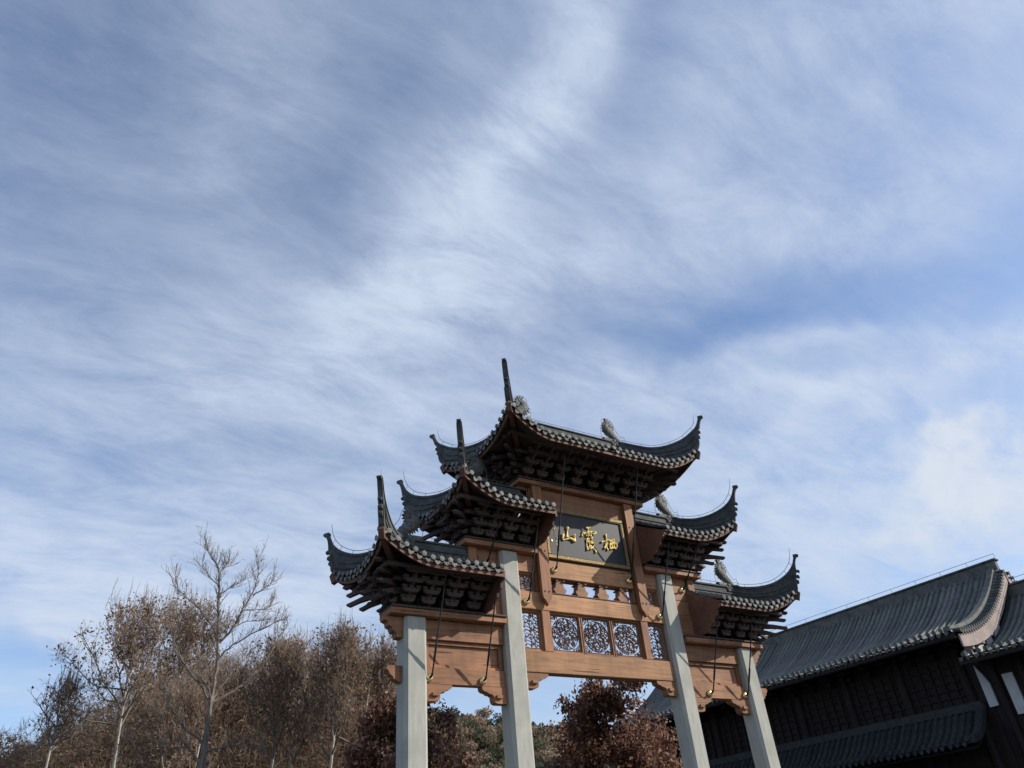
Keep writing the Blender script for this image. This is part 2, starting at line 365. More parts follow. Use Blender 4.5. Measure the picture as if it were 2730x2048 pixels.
def cat_rom(pts, n):
    P = [np.array(p, float) for p in pts]; P = [2*P[0]-P[1]]+P+[2*P[-1]-P[-2]]; out = []
    for i in range(1, len(P)-2):
        for k in range(n):
            t = k/n
            out.append(.5*((2*P[i])+(-P[i-1]+P[i+1])*t+(2*P[i-1]-5*P[i]+4*P[i+1]-P[i+2])*t*t+(-P[i-1]+3*P[i]-3*P[i+1]+P[i+2])*t**3))
    out.append(P[-2]); return [tuple(p) for p in out]
XZ = lambda u, v, w: (u, w, v)          # outline in x,z extruded along y
YZ = lambda u, v, w: (w, u, v)          # outline in y,z extruded along x

# ------------------------------------------------------------------ ground and terrain
g = MB()
g.add([(-900, -300, 0), (900, -300, 0), (900, 1500, 0), (-900, 1500, 0)], [(0, 1, 2, 3)])
o = g.build('ground', 'paving'); o['kind'] = 'structure'
def hill_h(x, y):
    r = math.hypot(x, y); az = math.degrees(math.atan2(x, y))
    e = np.interp(az, [-60, -8, 0, 4, 8, 18, 26, 31, 37, 45, 80], [9, 6.7, 6.6, 7.8, 9.4, 10.0, 9.4, 8.6, 7.2, 4.5, 3.5])
    top = 165*math.tan(math.radians(float(e)))
    f = min(max((r-70)/95, 0), 1); f = f*f*(3-2*f)
    return (top*f if r < 165 else top*(1+.0006*(r-165)))+1.2*math.sin(x*.13+1)*math.sin(y*.11)*f
hb = MB(); na, nr = 61, 22
for i in range(na):
    az = math.radians(-60+140*i/(na-1))
    for j in range(nr):
        r = 72+ (j/(nr-1))**1.4*330
        x, y = r*math.sin(az), r*math.cos(az); hb.v.append((x, y, hill_h(x, y)-.3 if j else -.5))
hb.f = [(i*nr+j, (i+1)*nr+j, (i+1)*nr+j+1, i*nr+j+1) for i in range(na-1) for j in range(nr-1)]
o = hb.build('hill', 'soil', smooth=True); o['kind'] = 'structure'

# ------------------------------------------------------------------ the gate
GX, GY = 14.616, 18.3
gate = thing('memorial_gate', 'tall Chinese memorial gate of carved brown timber on four stone pillars with five upturned roofs', 'gate', (GX, GY, 0))
H = EYE
# pillars (chamfered square stone shafts)
def pillar(x, ztop):
    hw, c = .32, .085
    pr = [(-hw+c, -hw+.02), (hw-c, -hw+.02), (hw, -hw+c+.02), (hw, hw-c), (hw-c, hw), (-hw+c, hw), (-hw, hw-c), (-hw, -hw+c+.02)]
    b = MB(); b.loft([[(x+p[0], p[1], z) for p in pr] for z in (0, ztop*.5, ztop)])
    b.build('pillar', 'stone', gate)
    b = MB(); b.box(x-.5, x+.5, -.5, .5, 0, .35, .03); b.box(x-.42, x+.42, -.42, .42, .35, .6, .04); b.build('pillar_base', 'stone', gate)
for sx in (-1, 1):
    pillar(sx*3.13, 8.38+H); pillar(sx*6.23, 6.12+H)

def beam(name, x0, x1, y0, y1, z0, z1, mat='wood', bev=.012, parent=gate):
    return MB().box(x0, x1, y0, y1, z0+H, z1+H, bev).build(name, mat, parent)
# --- side bays
QUETI = [(0, .42), (.78, .42), (.76, .34), (.70, .30), (.62, .285), (.56, .24), (.49, .235), (.44, .20), (.42, .20), (.42, .10), (.39, .03), (.32, 0), (0, 0)]
def queti(x, sg, ztop, k=1.0):
    b = MB(); b.prism([(x+sg*p[0]*k, ztop-(.42-p[1])*k+H) for p in QUETI], XZ, -.13, .13)
    q = b.build('sparrow_brace', 'wood', gate)
    MB().box(min(x+sg*.18*k, x+sg*.36*k), max(x+sg*.18*k, x+sg*.36*k), -.20, .20, ztop-.30*k+H, ztop-.21*k+H, .008).build('brace_block', 'wood', q)
for s in (-1, 1):
    xa, xb = sorted((s*3.452, s*5.908))
    beam('tie_beam', xa, xb, -.11, .11, 4.47, 4.90)
    beam('side_panel', xa+.02, xb-.02, .02, .07, 4.905, 5.60)
    for z0, z1 in ((4.902, 4.985), (5.50, 5.598)):
        beam('panel_rail', xa+.16, xb-.16, -.05, .018, z0, z1, bev=.006)
    for x in (xa+.005, xb-.155):
        beam('panel_stile', x, x+.15, -.05, .018, 4.902, 5.598, 'woodz', .006)
    beam('tie_beam', xa, xb, -.13, .13, 5.603, 6.127)
    queti(xa, 1, 4.466); queti(xb, -1, 4.466)
    # beam end lug and cornice corbel outside the outer pillar
    x0 = s*6.552
    lug = [(0, .42), (.40, .42), (.43, .33), (.36, .27), (.33, .20), (.26, .16), (.22, .09), (.12, .04), (0, 0)]
    MB().prism([(x0+s*p[0], 4.46+p[1]+H) for p in lug], XZ, -.11, .11).build('beam_end', 'wood', gate)
    corb = [(0, .54), (.52, .54), (.53, .44), (.42, .40), (.40, .30), (.31, .26), (.28, .17), (.19, .13), (.16, .02), (.08, 0), (0, 0)]
    MB().prism([(x0+s*p[0], 5.58+p[1]+H) for p in corb], XZ, -.15, .15).build('corbel', 'wood', gate)
    # low cornice
    xa, xb = sorted((s*3.46, s*7.0))
    beam('cornice', xa, xb, -.40, .40, 6.135, 6.30)
    beam('cornice_cap', xa, xb+(.03 if s > 0 else 0), -.45, .45, 6.302, 6.36, 'woody')
# --- centre bay
beam('main_beam', -2.808, 2.808, -.16, .16, 4.91, 5.52, 'wood2', .02)
queti(-2.808, 1, 4.906, 1.0); queti(2.808, -1, 4.906, 1.0)
beam('main_beam', -2.808, 2.808, -.16, .16, 6.72, 7.26, 'wood2', .02)
for s in (-1, 1):
    xa, xb = sorted((s*1.77, s*2.06))
    beam('panel_post', xa, xb, -.15, .12, 5.523, 6.717, 'woodz')
    xa, xb = sorted((s*1.67, s*2.16))
    beam('queen_post', xa+.02, xb-.02, -.12, .12, 7.263, 10.78, 'woodz')
# openwork panels
rng = random.Random(5)
def spiral(cx, cz, r, a0, turns, sg, n=9):
    return [(cx+r*(1-.85*t)*math.cos(a0+sg*turns*2*math.pi*t), 0, cz+r*(1-.85*t)*math.sin(a0+sg*turns*2*math.pi*t)) for t in [i/n for i in range(n+1)]]
def carved(w, h, round_=True):
    b = MB(); R = min(w, h)/2*.93; rt = .0125
    rr = lambda: rt*rng.uniform(.8, 1.25)
    def tb(p): b.tube(p, rr(), 4, False)
    if round_:
        tb([(R*math.cos(i*math.pi/14), 0, R*math.sin(i*math.pi/14)) for i in range(29)])
        for ring, (r0, k) in enumerate(((R*.90, 30), (R*.75, 26), (R*.60, 21), (R*.45, 16), (R*.29, 10), (R*.12, 5))):
            for i in range(k):
                a = 2*math.pi*(i+.5*ring)/k+rng.uniform(-.12, .12)
                sr = R*.10*rng.uniform(.85, 1.25)
                tb(spiral(r0*math.cos(a), r0*math.sin(a), sr, a+rng.uniform(0, 6), .8, rng.choice((-1, 1))))
        for i in range(16):
            a = 2*math.pi*i/16+rng.uniform(-.2, .2); r0, r1 = R*rng.uniform(.15, .35), R*.98
            tb([((r0+(r1-r0)*t)*math.cos(a+1.0*t*(1 if i % 2 else -1)), 0, (r0+(r1-r0)*t)*math.sin(a+1.0*t*(1 if i % 2 else -1))) for t in [j/6 for j in range(7)]])
        for sx in (-1, 1):
            for sz in (-1, 1):
                for k in range(3):
                    tb(spiral(sx*(w/2-.05-.09*(k == 1)), sz*(h/2-.05-.09*(k == 2)), .062, rng.uniform(0, 6), .7, rng.choice((-1, 1))))
                for k in range(3):
                    tb([(sx*(w/2-.02-.1*k), 0, sz*h/2), (sx*(w/2-.06-.1*k), 0, sz*(h/2-.08)), (sx*(w/2-.16-.04*k), 0, sz*(h/2-.12+.03*k))])
    else:
        nx = 3; nz_ = max(4, round(h/(w/3)))
        for i in range(nx):
            for j in range(nz_):
                cx = (i+.5)/nx*w-w/2; cz = (j+.5)/nz_*h-h/2; sg = 1 if (i+j) % 2 else -1
                tb(spiral(cx, cz, w/5.6, math.pi/2+sg*.3, .9, sg if j % 2 else -sg)); tb(spiral(cx+sg*w*.07, cz+h/nz_*.3, w/9, 0, .7, -sg))
        for j in range(nz_*2+1):
            z = -h/2+h*j/(nz_*2)
            tb([(-w/2, 0, z-.04), (-w/4, 0, z+.03), (0, 0, z-.02), (w/4, 0, z+.03), (w/2, 0, z-.04)])
        tb([(0, 0, -h/2), (.015, 0, -h/5), (-.01, 0, h/6), (0, 0, h/2)])
    for (p, q) in (((-w/2, -h/2), (w/2, -h/2)), ((-w/2, h/2), (w/2, h/2)), ((-w/2, -h/2), (-w/2, h/2)), ((w/2, -h/2), (w/2, h/2))):
        b.tube([(p[0], 0, p[1]), (q[0], 0, q[1])], .02, 4, False)
    # give the fretwork some depth
    k = len(b.v); b.v = [(x, y*2.2, z) for x, y, z in b.v]
    return b
def framed(cx, z0, z1, w, round_):
    b = MB(); t = .05
    for a in ((cx-w/2, cx-w/2+t, z0, z1), (cx+w/2-t, cx+w/2, z0, z1), (cx-w/2+t, cx+w/2-t, z0, z0+t+.02), (cx-w/2+t, cx+w/2-t, z1-t, z1)):
        b.box(a[0], a[1], -.07, .07, a[2]+H, a[3]+H, .006)
    fr = b.build('panel_frame', 'wood', gate)
    c = carved(w-2*t-.05, z1-z0-2*t-.07, round_)
    o = c.build('carved_fretwork', 'carve', fr, kind='stuff'); o.location = (cx, .0, (z0+z1)/2+H+.01)
    # flat inner margin around the fretwork
    m_ = MB(); iw, ih = w-2*t, z1-z0-2*t-.02; zc = (z0+z1)/2+H+.01
    for a in ((-iw/2, -iw/2+.035, -ih/2, ih/2), (iw/2-.035, iw/2, -ih/2, ih/2), (-iw/2+.035, iw/2-.035, -ih/2, -ih/2+.035), (-iw/2+.035, iw/2-.035, ih/2-.035, ih/2)):
        m_.box(cx+a[0], cx+a[1], -.025, .025, zc+a[2], zc+a[3])
    m_.build('panel_margin', 'carve', fr)
for cx in (-1.18, 0, 1.18): framed(cx, 5.525, 6.715, 1.155, True)
for s in (-1, 1):
    framed(s*2.434, 5.525, 6.715, .735, False)
    framed(s*2.485, 7.265, 7.86, .64, False)
    xa, xb = sorted((s*2.165, s*2.806))
    beam('tie_beam', xa, xb, -.13, .13, 7.865, 8.395)
# row of cloud blocks
CL = [(-.16, 0), (.16, 0), (.30, .16), (.29, .20), (.20, .25), (.18, .33), (.16, .42), (.16, .5), (-.16, .5), (-.16, .42), (-.18, .33), (-.20, .25), (-.29, .20), (-.30, .16)]
for x in (-1.26, -.42, .42, 1.26):
    MB().prism([(x+p[0]*.80, 7.262+p[1]*.98+H) for p in CL], XZ, -.12, .12).build('cloud_block', 'wood', gate)
    for dx in (-.13, .13):
        MB().box(x+dx-.035, x+dx+.035, -.18, .18, 7.68+H, 7.72+H).build('dowel', 'woody', gate)
beam('rail', -1.688, 1.688, -.17, .17, 7.265, 7.30, 'woody', .004)
beam('plaque_beam', -1.688, 1.688, -.20, .18, 7.76, 8.32, 'wood2', .02)
beam('plaque_ledge', -1.688, 1.688, -.16, .16, 8.325, 8.385, 'woody', .006)
beam('top_beam', -2.13, 2.13, -.20, .18, 10.17, 10.79, bev=.02)
beam('back_board', -1.688, 1.688, .06, .11, 8.39, 10.165, 'wood', 0)
# hanging posts beside the plaque
for s in (-1, 1):
    b = MB(); xc = s*1.915; w = .175
    b.prism([(xc-w, 10.78+H), (xc+w, 10.78+H), (xc+w, 7.16+H), (xc+w*.86, 7.04+H), (xc+w*.42, 6.97+H), (xc, 6.82+H), (xc-w*.42, 6.97+H), (xc-w*.86, 7.04+H), (xc-w, 7.16+H)], XZ, -.35, -.206)
    hp = b.build('hanging_post', 'woodz', gate)
    for z in (7.25, 8.55, 9.9):
        for dx in (-.075, .075):
            MB().tube([(xc+dx, -.375, z+H), (xc+dx, -.34, z+H)], .022, 8).build('peg', 'woody', hp)
# mid cornice and outer board above the low ridge
for s in (-1, 1):
    xa, xb = sorted((s*2.165, s*4.72))
    beam('cornice', xa, xb, -.42, .42, 8.40, 8.545)
    beam('cornice_cap', xa, xb, -.46, .46, 8.548, 8.60, 'woody')
    xa, xb = sorted((s*3.453, s*4.50))
    beam('end_board', xa, xb, -.12, .12, 7.60, 8.396)
    xa, xb = sorted((s*4.20, s*4.50))
    beam('end_post', xa, xb, -.20, -.123, 7.75, 8.396, 'woodz')
    xa, xb = sorted((s*3.46, s*4.14))
    beam('end_board', xa, xb, -.12, .12, 6.37, 7.595)
beam('cornice', -2.62, 2.62, -.42, .42, 10.795, 10.94)
beam('cornice_cap', -2.66, 2.66, -.47, .47, 10.942, 11.0, 'woody')
for s in (-1, 1):
    c2 = [(0, .5), (.38, .5), (.38, .42), (.30, .38), (.27, .28), (.18, .24), (.12, .12), (0, .02)]
    MB().prism([(s*(2.132+p[0]), 10.29+p[1]+H) for p in c2], XZ, -.12, .12).build('corbel', 'wood', gate)

# --- roofs
SP = .262
def disc_mesh():
    b = MB(); n = 12
    for r, y0, y1 in ((.072, 0, .02), (.050, -.006, 0.001)):
        b.loft([[(r*math.cos(2*math.pi*k/n), y, r*math.sin(2*math.pi*k/n)) for k in range(n)] for y in (y0, y1)])
    return b.mesh('tile_disc', 'tilel')
def drip_mesh():
    b = MB()
    o = [(-.085, .02), (-.055, -.005), (0, -.018), (.055, -.005), (.085, .02), (.075, -.045), (.042, -.095), (0, -.118), (-.042, -.095), (-.075, -.045)]
    b.prism(o, lambda u, v, w: (u, w, v), 0, .022); return b.mesh('drip_tile', 'tilel')
DISC, DRIP = disc_mesh(), drip_mesh()
def nail_mesh():
    b = MB(); b.tube([(0, .05, .06), (0, .05, .125)], [.016, .006], 5); return b.mesh('tile_nail', 'tile')
NAIL = nail_mesh()
jit = random.Random(17)

class Roof:
    def __init__(s, xin, xr, xc, e0, ec, ze, zc, zr, xrise, zdip):
        s.__dict__.update(locals())
    def f(s, x): return max(0., min(1.15, (x-s.xrise)/(s.xc-s.xrise)))**1.75
    def eave(s, x): f = s.f(x); return np.array([x, -(s.e0+(s.ec-s.e0)*f), s.ze+(s.zc-s.ze)*f])
    def side(s, y):
        g = (abs(y)/s.ec); return np.array([s.xc-.16*(1-g*g), y, s.ze+.12+(s.zc-s.ze-.12)*g**2.2])
    def hip(s, h): 
        z = s.zr*(1-h)**2+2*(1-h)*h*s.zdip+s.zc*h*h
        return np.array([s.xr+(s.xc-s.xr)*h, -s.ec*h, z])
    def row(s, x, n=7):
        a = s.eave(x)
        if x <= s.xr: b = np.array([x, 0, s.zr])
        else: b = s.hip((x-s.xr)/(s.xc-s.xr))
        return s._p(a, b, n)
    def srow(s, y, n=6):
        a = s.side(y); b = s.hip(abs(y)/s.ec); b = np.array([b[0], y, b[2]]); return s._p(a, b, n)
    def _p(s, a, b, n):
        L_ = np.linalg.norm((b-a)[:2]); out = []
        for i in range(n+1):
            t = i/n; p = a+(b-a)*t; p[2] -= .34*L_*t*(1-t)*.55; out.append(p)
        return out
def mir(p, sx, sy=1): return (p[0]*sx, p[1]*sy, p[2])
def make_roof(R, signs, fin, label):
    # deck (upper skin) as the roof part, everything else hangs on it
    b = MB()
    xs = list(np.linspace(R.xin, R.xc, 34)); ys = list(np.linspace(-R.ec, R.ec, 15))
    for sx in signs:
        for sy in (1, -1):
            b.loft([[mir(p, sx, sy) for p in R.row(x)] for x in xs], close=False)
        b.loft([[mir(p, sx) for p in R.srow(y)] for y in ys], close=False)
    roof = b.build('roof', 'tile', gate, smooth=True, label=label)
    # soffit
    b = MB(); wall = .30
    def sof(a, inner, dz=.10):
        return [(a[0], a[1], a[2]-dz), tuple((np.array(a)*.5+np.array(inner)*.5)+np.array([0, 0, -dz*.6])), inner]
    zi = R.ze+.28
    for sx in signs:
        for sy in (1, -1):
            b.loft([[mir(p, sx, sy) for p in sof(R.eave(x), (min(x, R.xr+.25), -wall, zi))] for x in xs], close=False)
        b.loft([[mir(p, sx) for p in sof(R.side(y), (R.xr+.25, max(-wall, min(wall, y)), zi))] for y in ys], close=False)
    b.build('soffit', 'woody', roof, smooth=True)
    # fascia board along the eaves
    b = MB(); fh = .19
    def fas(a, out):
        o = np.array(out); a = np.array(a)-o*.05
        return [a+np.array([0, 0, -.03]), a+np.array([0, 0, -.03-fh]), a-o*.05+np.array([0, 0, -.03-fh]), a-o*.05+np.array([0, 0, -.03])]
    for sx in signs:
        for sy in (1, -1):
            b.loft([[mir(p, sx, sy) for p in fas(R.eave(x), (0, -1, 0))] for x in xs])
        b.loft([[mir(p, sx) for p in fas(R.side(y), (1, 0, 0))] for y in ys])
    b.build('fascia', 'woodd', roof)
    # tile rows with end discs, drips between
    def rowtube(path, sx, sy=1):
        b = MB(); rings = []
        P = [np.array(p) for p in path]
        for i, p in enumerate(P):
            t = P[min(i+1, len(P)-1)]-P[max(i-1, 0)]; t = t/np.linalg.norm(t)
            side = np.cross(t, [0, 0, 1.]); side /= np.linalg.norm(side); up = np.cross(side, t)
            rings.append([mir(p+side*.075*math.cos(a)+up*(.085*math.sin(a)-.01), sx, sy) for a in np.linspace(0, math.pi, 6)])
        b.loft(rings, close=False, cap=False); b.build('tile_row', 'tile', roof, smooth=True)
    def endpiece(me, name, p, out, sx, dz, tilt=0):
        ang = math.atan2(out[1], out[0]*sx)
        m4 = Matrix.Translation((p[0]*sx, p[1], p[2]+dz)) @ Matrix.Rotation(ang+math.pi/2, 4, 'Z') @ Matrix.Rotation(tilt, 4, 'Y')
        j = jit.uniform
        return link(name, me, roof, m4 @ Matrix.Translation((j(-.012, .012), j(-.012, .012), j(-.012, .012))) @ Matrix.Rotation(j(-.09, .09), 4, 'X') @ Matrix.Rotation(j(-.09, .09), 4, 'Y') @ Matrix.Rotation(j(-.07, .07), 4, 'Z'))
    for sx in signs:
        x = R.xin+(SP/2 if R.xin == 0 else .12)
        while x < R.xc-.06:
            path = R.row(x)
            rowtube(path, sx)
            a = R.eave(x); d = R.eave(x+.02)-R.eave(x-.02); tl = -math.atan2(d[2], math.hypot(d[0], d[1]))*sx
            q = a+np.array([0, -.045, 0]); endpiece(DISC, 'tile_disc', q, (0, -1), sx, .03, tl)
            endpiece(NAIL, 'tile_nail', q, (0, -1), sx, .03, tl)
            xm = x+SP/2
            if xm < R.xc-.02:
                a = R.eave(xm); endpiece(DRIP, 'drip_tile', a+np.array([0, -.03, 0]), (0, -1), sx, -.045, tl)
            x += SP
        n = int(2*R.ec/SP)
        for i in range(n):
            y = -R.ec+(i+.5)*2*R.ec/n
            rowtube(R.srow(y), sx)
            a = R.side(y); endpiece(DISC, 'tile_disc', a+np.array([.045, 0, 0]), (1, 0), sx, .03)
            if i < n-1:
                ym = y+R.ec/n; a = R.side(ym); endpiece(DRIP, 'drip_tile', a+np.array([.03, 0, 0]), (1, 0), sx, -.045)
    # hip fins with upswept horns
    top, outl = fin
    dv = np.array([R.xc-R.xr, -R.ec]); D = np.linalg.norm(dv); dv /= D
    tops = cat_rom([(-.1, R.zr+.36)]+top, 4)
    outs = cat_rom(outl, 2)
    for sx in signs:
        for sy in (1, -1):
            def pos(d, z, w):
                nx, ny = -dv[1], dv[0]
                return mir((R.xr+dv[0]*d+nx*w, dv[1]*d+ny*w, z), sx, sy)
            b = MB(); nT = len(tops)
            rings = []
            # lower edge follows the hip on the roof, then the outer edge of the horn
            low = [(d, R.hip(d/D)[2]-.03) for d in np.linspace(-.05, D*.97, 14)]
            lo2 = low+[p for p in reversed(outs)]
            # resample both edges to the same count
            def resamp(P, n):
                P = np.array(P); L_ = np.r_[0, np.cumsum(np.linalg.norm(np.diff(P, axis=0), axis=1))]
                t = np.linspace(0, L_[-1], n); return np.c_[np.interp(t, L_, P[:, 0]), np.interp(t, L_, P[:, 1])]
            A = resamp(tops, 34); Bq = resamp(lo2, 34)
            for i in range(34):
                w = .098-.036*(i/33)
                a, c = A[i], Bq[i]
                rings.append([pos(a[0], a[1], -w), pos(c[0], c[1], -w*1.05), pos(c[0], c[1], w*1.05), pos(a[0], a[1], w)])
            b.loft(rings)
            fo = b.build('hip_ridge', 'ridge', roof)
            # rolled cap on the crest and two moulding ribs
            c = MB()
            c.loft([[pos(p[0], p[1]+.05, -(.112-.045*i/len(tops))), pos(p[0], p[1]-.03, -(.128-.045*i/len(tops))), pos(p[0], p[1]-.03, (.128-.045*i/len(tops))), pos(p[0], p[1]+.05, (.112-.045*i/len(tops))), pos(p[0], p[1]+.085, 0)] for i, p in enumerate(tops)])
            c.build('ridge_cap', 'ridge', fo, smooth=True)
            for k, (fr, ww) in enumerate(((.42, .118), (.72, .124))):
                c = MB(); rr = []
                for i in range(2, 27):
                    q = A[i]*(1-fr)+Bq[i]*fr; w = ww-.025*i/33
                    rr.append([pos(q[0], q[1]-.025, -w), pos(q[0], q[1]-.025, w), pos(q[0], q[1]+.025, w), pos(q[0], q[1]+.025, -w)])
                c.loft(rr); c.build('ridge_moulding', 'ridge', fo)
            # knob at the horn tip, collar and curled leaf ornaments on its outer edge
            c = MB(); tp = tops[-1]
            c.prism([(tp[0]-.05, tp[1]-.03), (tp[0]+.13, tp[1]-.05), (tp[0]+.15, tp[1]+.01), (tp[0]+.10, tp[1]+.045), (tp[0]-.04, tp[1]+.05)], pos, -.062, .062)
            c.build('horn_tip', 'ridge', fo)
            c = MB()
            for j, (d0, z0, r) in enumerate([(outl[-1][0]+.02, outl[-1][1]+.30, .09), (outl[-1][0]+.10, outl[-1][1]+.47, .075), (outl[-1][0]+.17, outl[-1][1]+.66, .06)]):
                c.prism([(d0+r*1.5*math.cos(a)*.8, z0+r*math.sin(a)) for a in np.linspace(-.9, 2.2, 7)]+[(d0-.1, z0+.02)], pos, -.05, .05)
            c.build('horn_scroll', 'ridge', fo)
            # timber corner rafter under the horn
            c = MB(); zc_ = R.zc
            c.prism([(D-.02, zc_-.02), (D+.06, zc_-.12), (D-.03, zc_-.36), (D-.14, zc_-.30), (D*.5, R.hip(.5)[2]-.52), (.3, R.ze+.02), (.3, R.ze+.2), (D*.6, R.hip(.6)[2]-.22)], pos, -.075, .075)
            c.build('corner_rafter', 'woodd', roof)
            # lightning wire on the fin
            off = [(p[0]-.10*math.sin(min(1.2, max(0, (p[0]-D*.55)/D*2.5))), p[1]+.17) for p in tops[3:-3]]
            off.append((off[-1][0]+.06, off[-1][1]+.30))
            c = MB(); c.tube([pos(p[0], p[1], 0) for p in off], .0085, 4)
            for i in range(2, len(off)-2, 4):
                j = i+3
                c.tube([pos(off[i][0], off[i][1], 0), pos(tops[j][0], tops[j][1], 0)], .0075, 4)
            c.build('lightning_wire', 'wire', roof)
    # main ridge
    x1 = R.xr+.05; b = MB()
    seg = [(-x1, x1)] if len(signs) == 2 else [tuple(sorted((signs[0]*R.xin, signs[0]*x1)))]
    for xa, xb in seg:
        n = max(2, int((xb-xa)/.28)); st = (xb-xa)/n
        rd = None
        for z0, z1, w in ((R.zr-.12, R.zr+.03, .15), (R.zr+.033, R.zr+.075, .185), (R.zr+.078, R.zr+.27, .12), (R.zr+.273, R.zr+.315, .17)):
            o = MB().box(xa, xb, -w, w, z0, z1, .008).build('ridge_course', 'ridge', roof)
        for i in range(n):
            xx = xa+i*st; bb = MB()
            bb.loft([[(x, .11*math.cos(a), R.zr+.318+.075*math.sin(a)) for a in np.linspace(0, math.pi, 7)] for x in (xx+.006, xx+st-.006)])
            bb.build('ridge_tile', 'ridge', roof, smooth=True)
        c = MB(); zt = R.zr+.50
        c.tube([(xa, 0, zt), (xb, 0, zt)], .0085, 4)
        k = int((xb-xa)/.55)+1
        for i in range(k+1):
            xx = xa+(xb-xa)*i/k; c.tube([(xx, 0, zt), (xx, 0, R.zr+.38)], .0075, 4)
        c.build('lightning_wire', 'wire', roof)
    # fish-dragon ornaments at the ridge ends
    for sx in signs:
        beast(roof, sx*(R.xr-.25), R.zr+.30, sx)
    return roof
def beast(roof, x0, z0, sg):
    b = MB(); k = 1.0
    spine = cat_rom([(.62, .02, .07), (.46, .13, .105), (.28, .28, .14), (.08, .45, .185), (-.08, .60, .21), (-.07, .76, .13), (.01, .86, .07)], 3)
    rings = []
    for i, (x, z, r) in enumerate(spine):
        a = spine[min(i+1, len(spine)-1)]; c = spine[max(i-1, 0)]
        t = np.array([a[0]-c[0], a[1]-c[1]]); t /= np.linalg.norm(t); nn = np.array([-t[1], t[0]])
        r2 = r*(1+.07*(-1)**i)
        rings.append([(x0+sg*(x+nn[0]*r2*math.cos(q)), .62*r2*math.sin(q), z0+z+nn[1]*r2*math.cos(q)) for q in np.linspace(0, 2*math.pi, 13)[:-1]])
    b.loft(rings)
    body = b.build('ridge_beast', 'beast', roof, smooth=True)
    # back spines
    b = MB()
    for i in range(4, len(spine)-1):
        x, z, r = spine[i]; a = spine[i+1]; c = spine[i-1]
        t = np.array([a[0]-c[0], a[1]-c[1]]); t /= np.linalg.norm(t); nn = np.array([-t[1], t[0]])
        p = np.array([x, z])+nn*r*.93
        b.prism([tuple(p-t*.045-nn*.03), tuple(p+nn*.085-t*.03), tuple(p+t*.045-nn*.03)], lambda u, v, w: (x0+sg*u, w, z0+v), -.025, .025)
    b.build('back_spine', 'beast', body)
    # tail fan: blades curling over outwards
    b = MB()
    for i in range(7):
        a0 = math.radians(112-i*27); c = (.0+.016*i, .85-.018*i); L_ = .24-.006*i
        dx, dz = math.cos(a0), math.sin(a0); nx, nz_ = -dz, dx
        pts = [(c[0]+dx*L_*t+nx*w, c[1]+dz*L_*t+nz_*w) for t, w in ((0, -.022), (.6, -.036), (1, -.012), (1.06, .008), (.9, .030), (.5, .034), (0, .022))]
        b.prism(pts, lambda u, v, w: (x0+sg*u, w, z0+v), -.045+.012*(i % 2), .045-.012*(i % 2))
    b.build('tail_fin', 'beast', body)
    # head: snout, brow, jaw and curled feet
    b = MB()
    for (x, y, z, r, sc) in ((.62, 0, .05, .085, (1.1, .9, .8)), (.70, 0, .09, .055, (1, 1, 1)), (.58, .07, .13, .04, (1, 1, 1)), (.58, -.07, .13, .04, (1, 1, 1)), (.70, -.04, .01, .045, (1.3, .7, .6)),
                             (.1, -.13, .05, .09, (1, .7, 1)), (.2, -.14, -.07, .08, (.8, .6, 1.2)), (.05, -.15, -.13, .07, (1.2, .6, .8)), (-.02, -.13, -.02, .07, (.7, .6, 1.2)), (.28, -.12, .06, .07, (1, .7, .8)),
                             (.1, .13, .05, .09, (1, .7, 1)), (.2, .14, -.07, .08, (.8, .6, 1.2)), (.05, .15, -.13, .07, (1.2, .6, .8))):
        b.ball((x0+sg*x, y, z0+z), r, 9, 6, sc)
    for i in range(5):
        q = i*.5; b.tube([(x0+sg*(.02+.07*i), -.13, z0-.2+.05*(i % 2)), (x0+sg*(.05+.07*i), -.165, z0-.08), (x0+sg*(.0+.07*i), -.12, z0+.03)], .03, 5)
    b.build('beast_head', 'beast', body, smooth=True, kind='stuff')
    b = MB(); n = 12
    b.loft([[(x0+sg*x, r*math.cos(2*math.pi*k/n), z0+.085+r*math.sin(2*math.pi*k/n)) for k in range(n)] for x, r in ((-.34, .085), (-.33, .115), (.08, .115))])
    b.build('ridge_end_tube', 'beast', body, smooth=True)
    # wire loop
    loop = [(-.50, .20), (-.42, .20), (-.36, .22), (-.38, .42), (-.33, .62), (-.20, .66), (-.26, .86), (-.20, 1.02), (.0, 1.1), (.2, 1.02), (.32, .84), (.36, .66), (.48, .48), (.58, .36), (.72, .44), (.78, .18)]
    lp = cat_rom(loop, 2); b = MB(); b.tube([(x0+sg*p[0], 0, z0+p[1]) for p in lp], .0085, 4); b.build('lightning_wire', 'wire', roof)

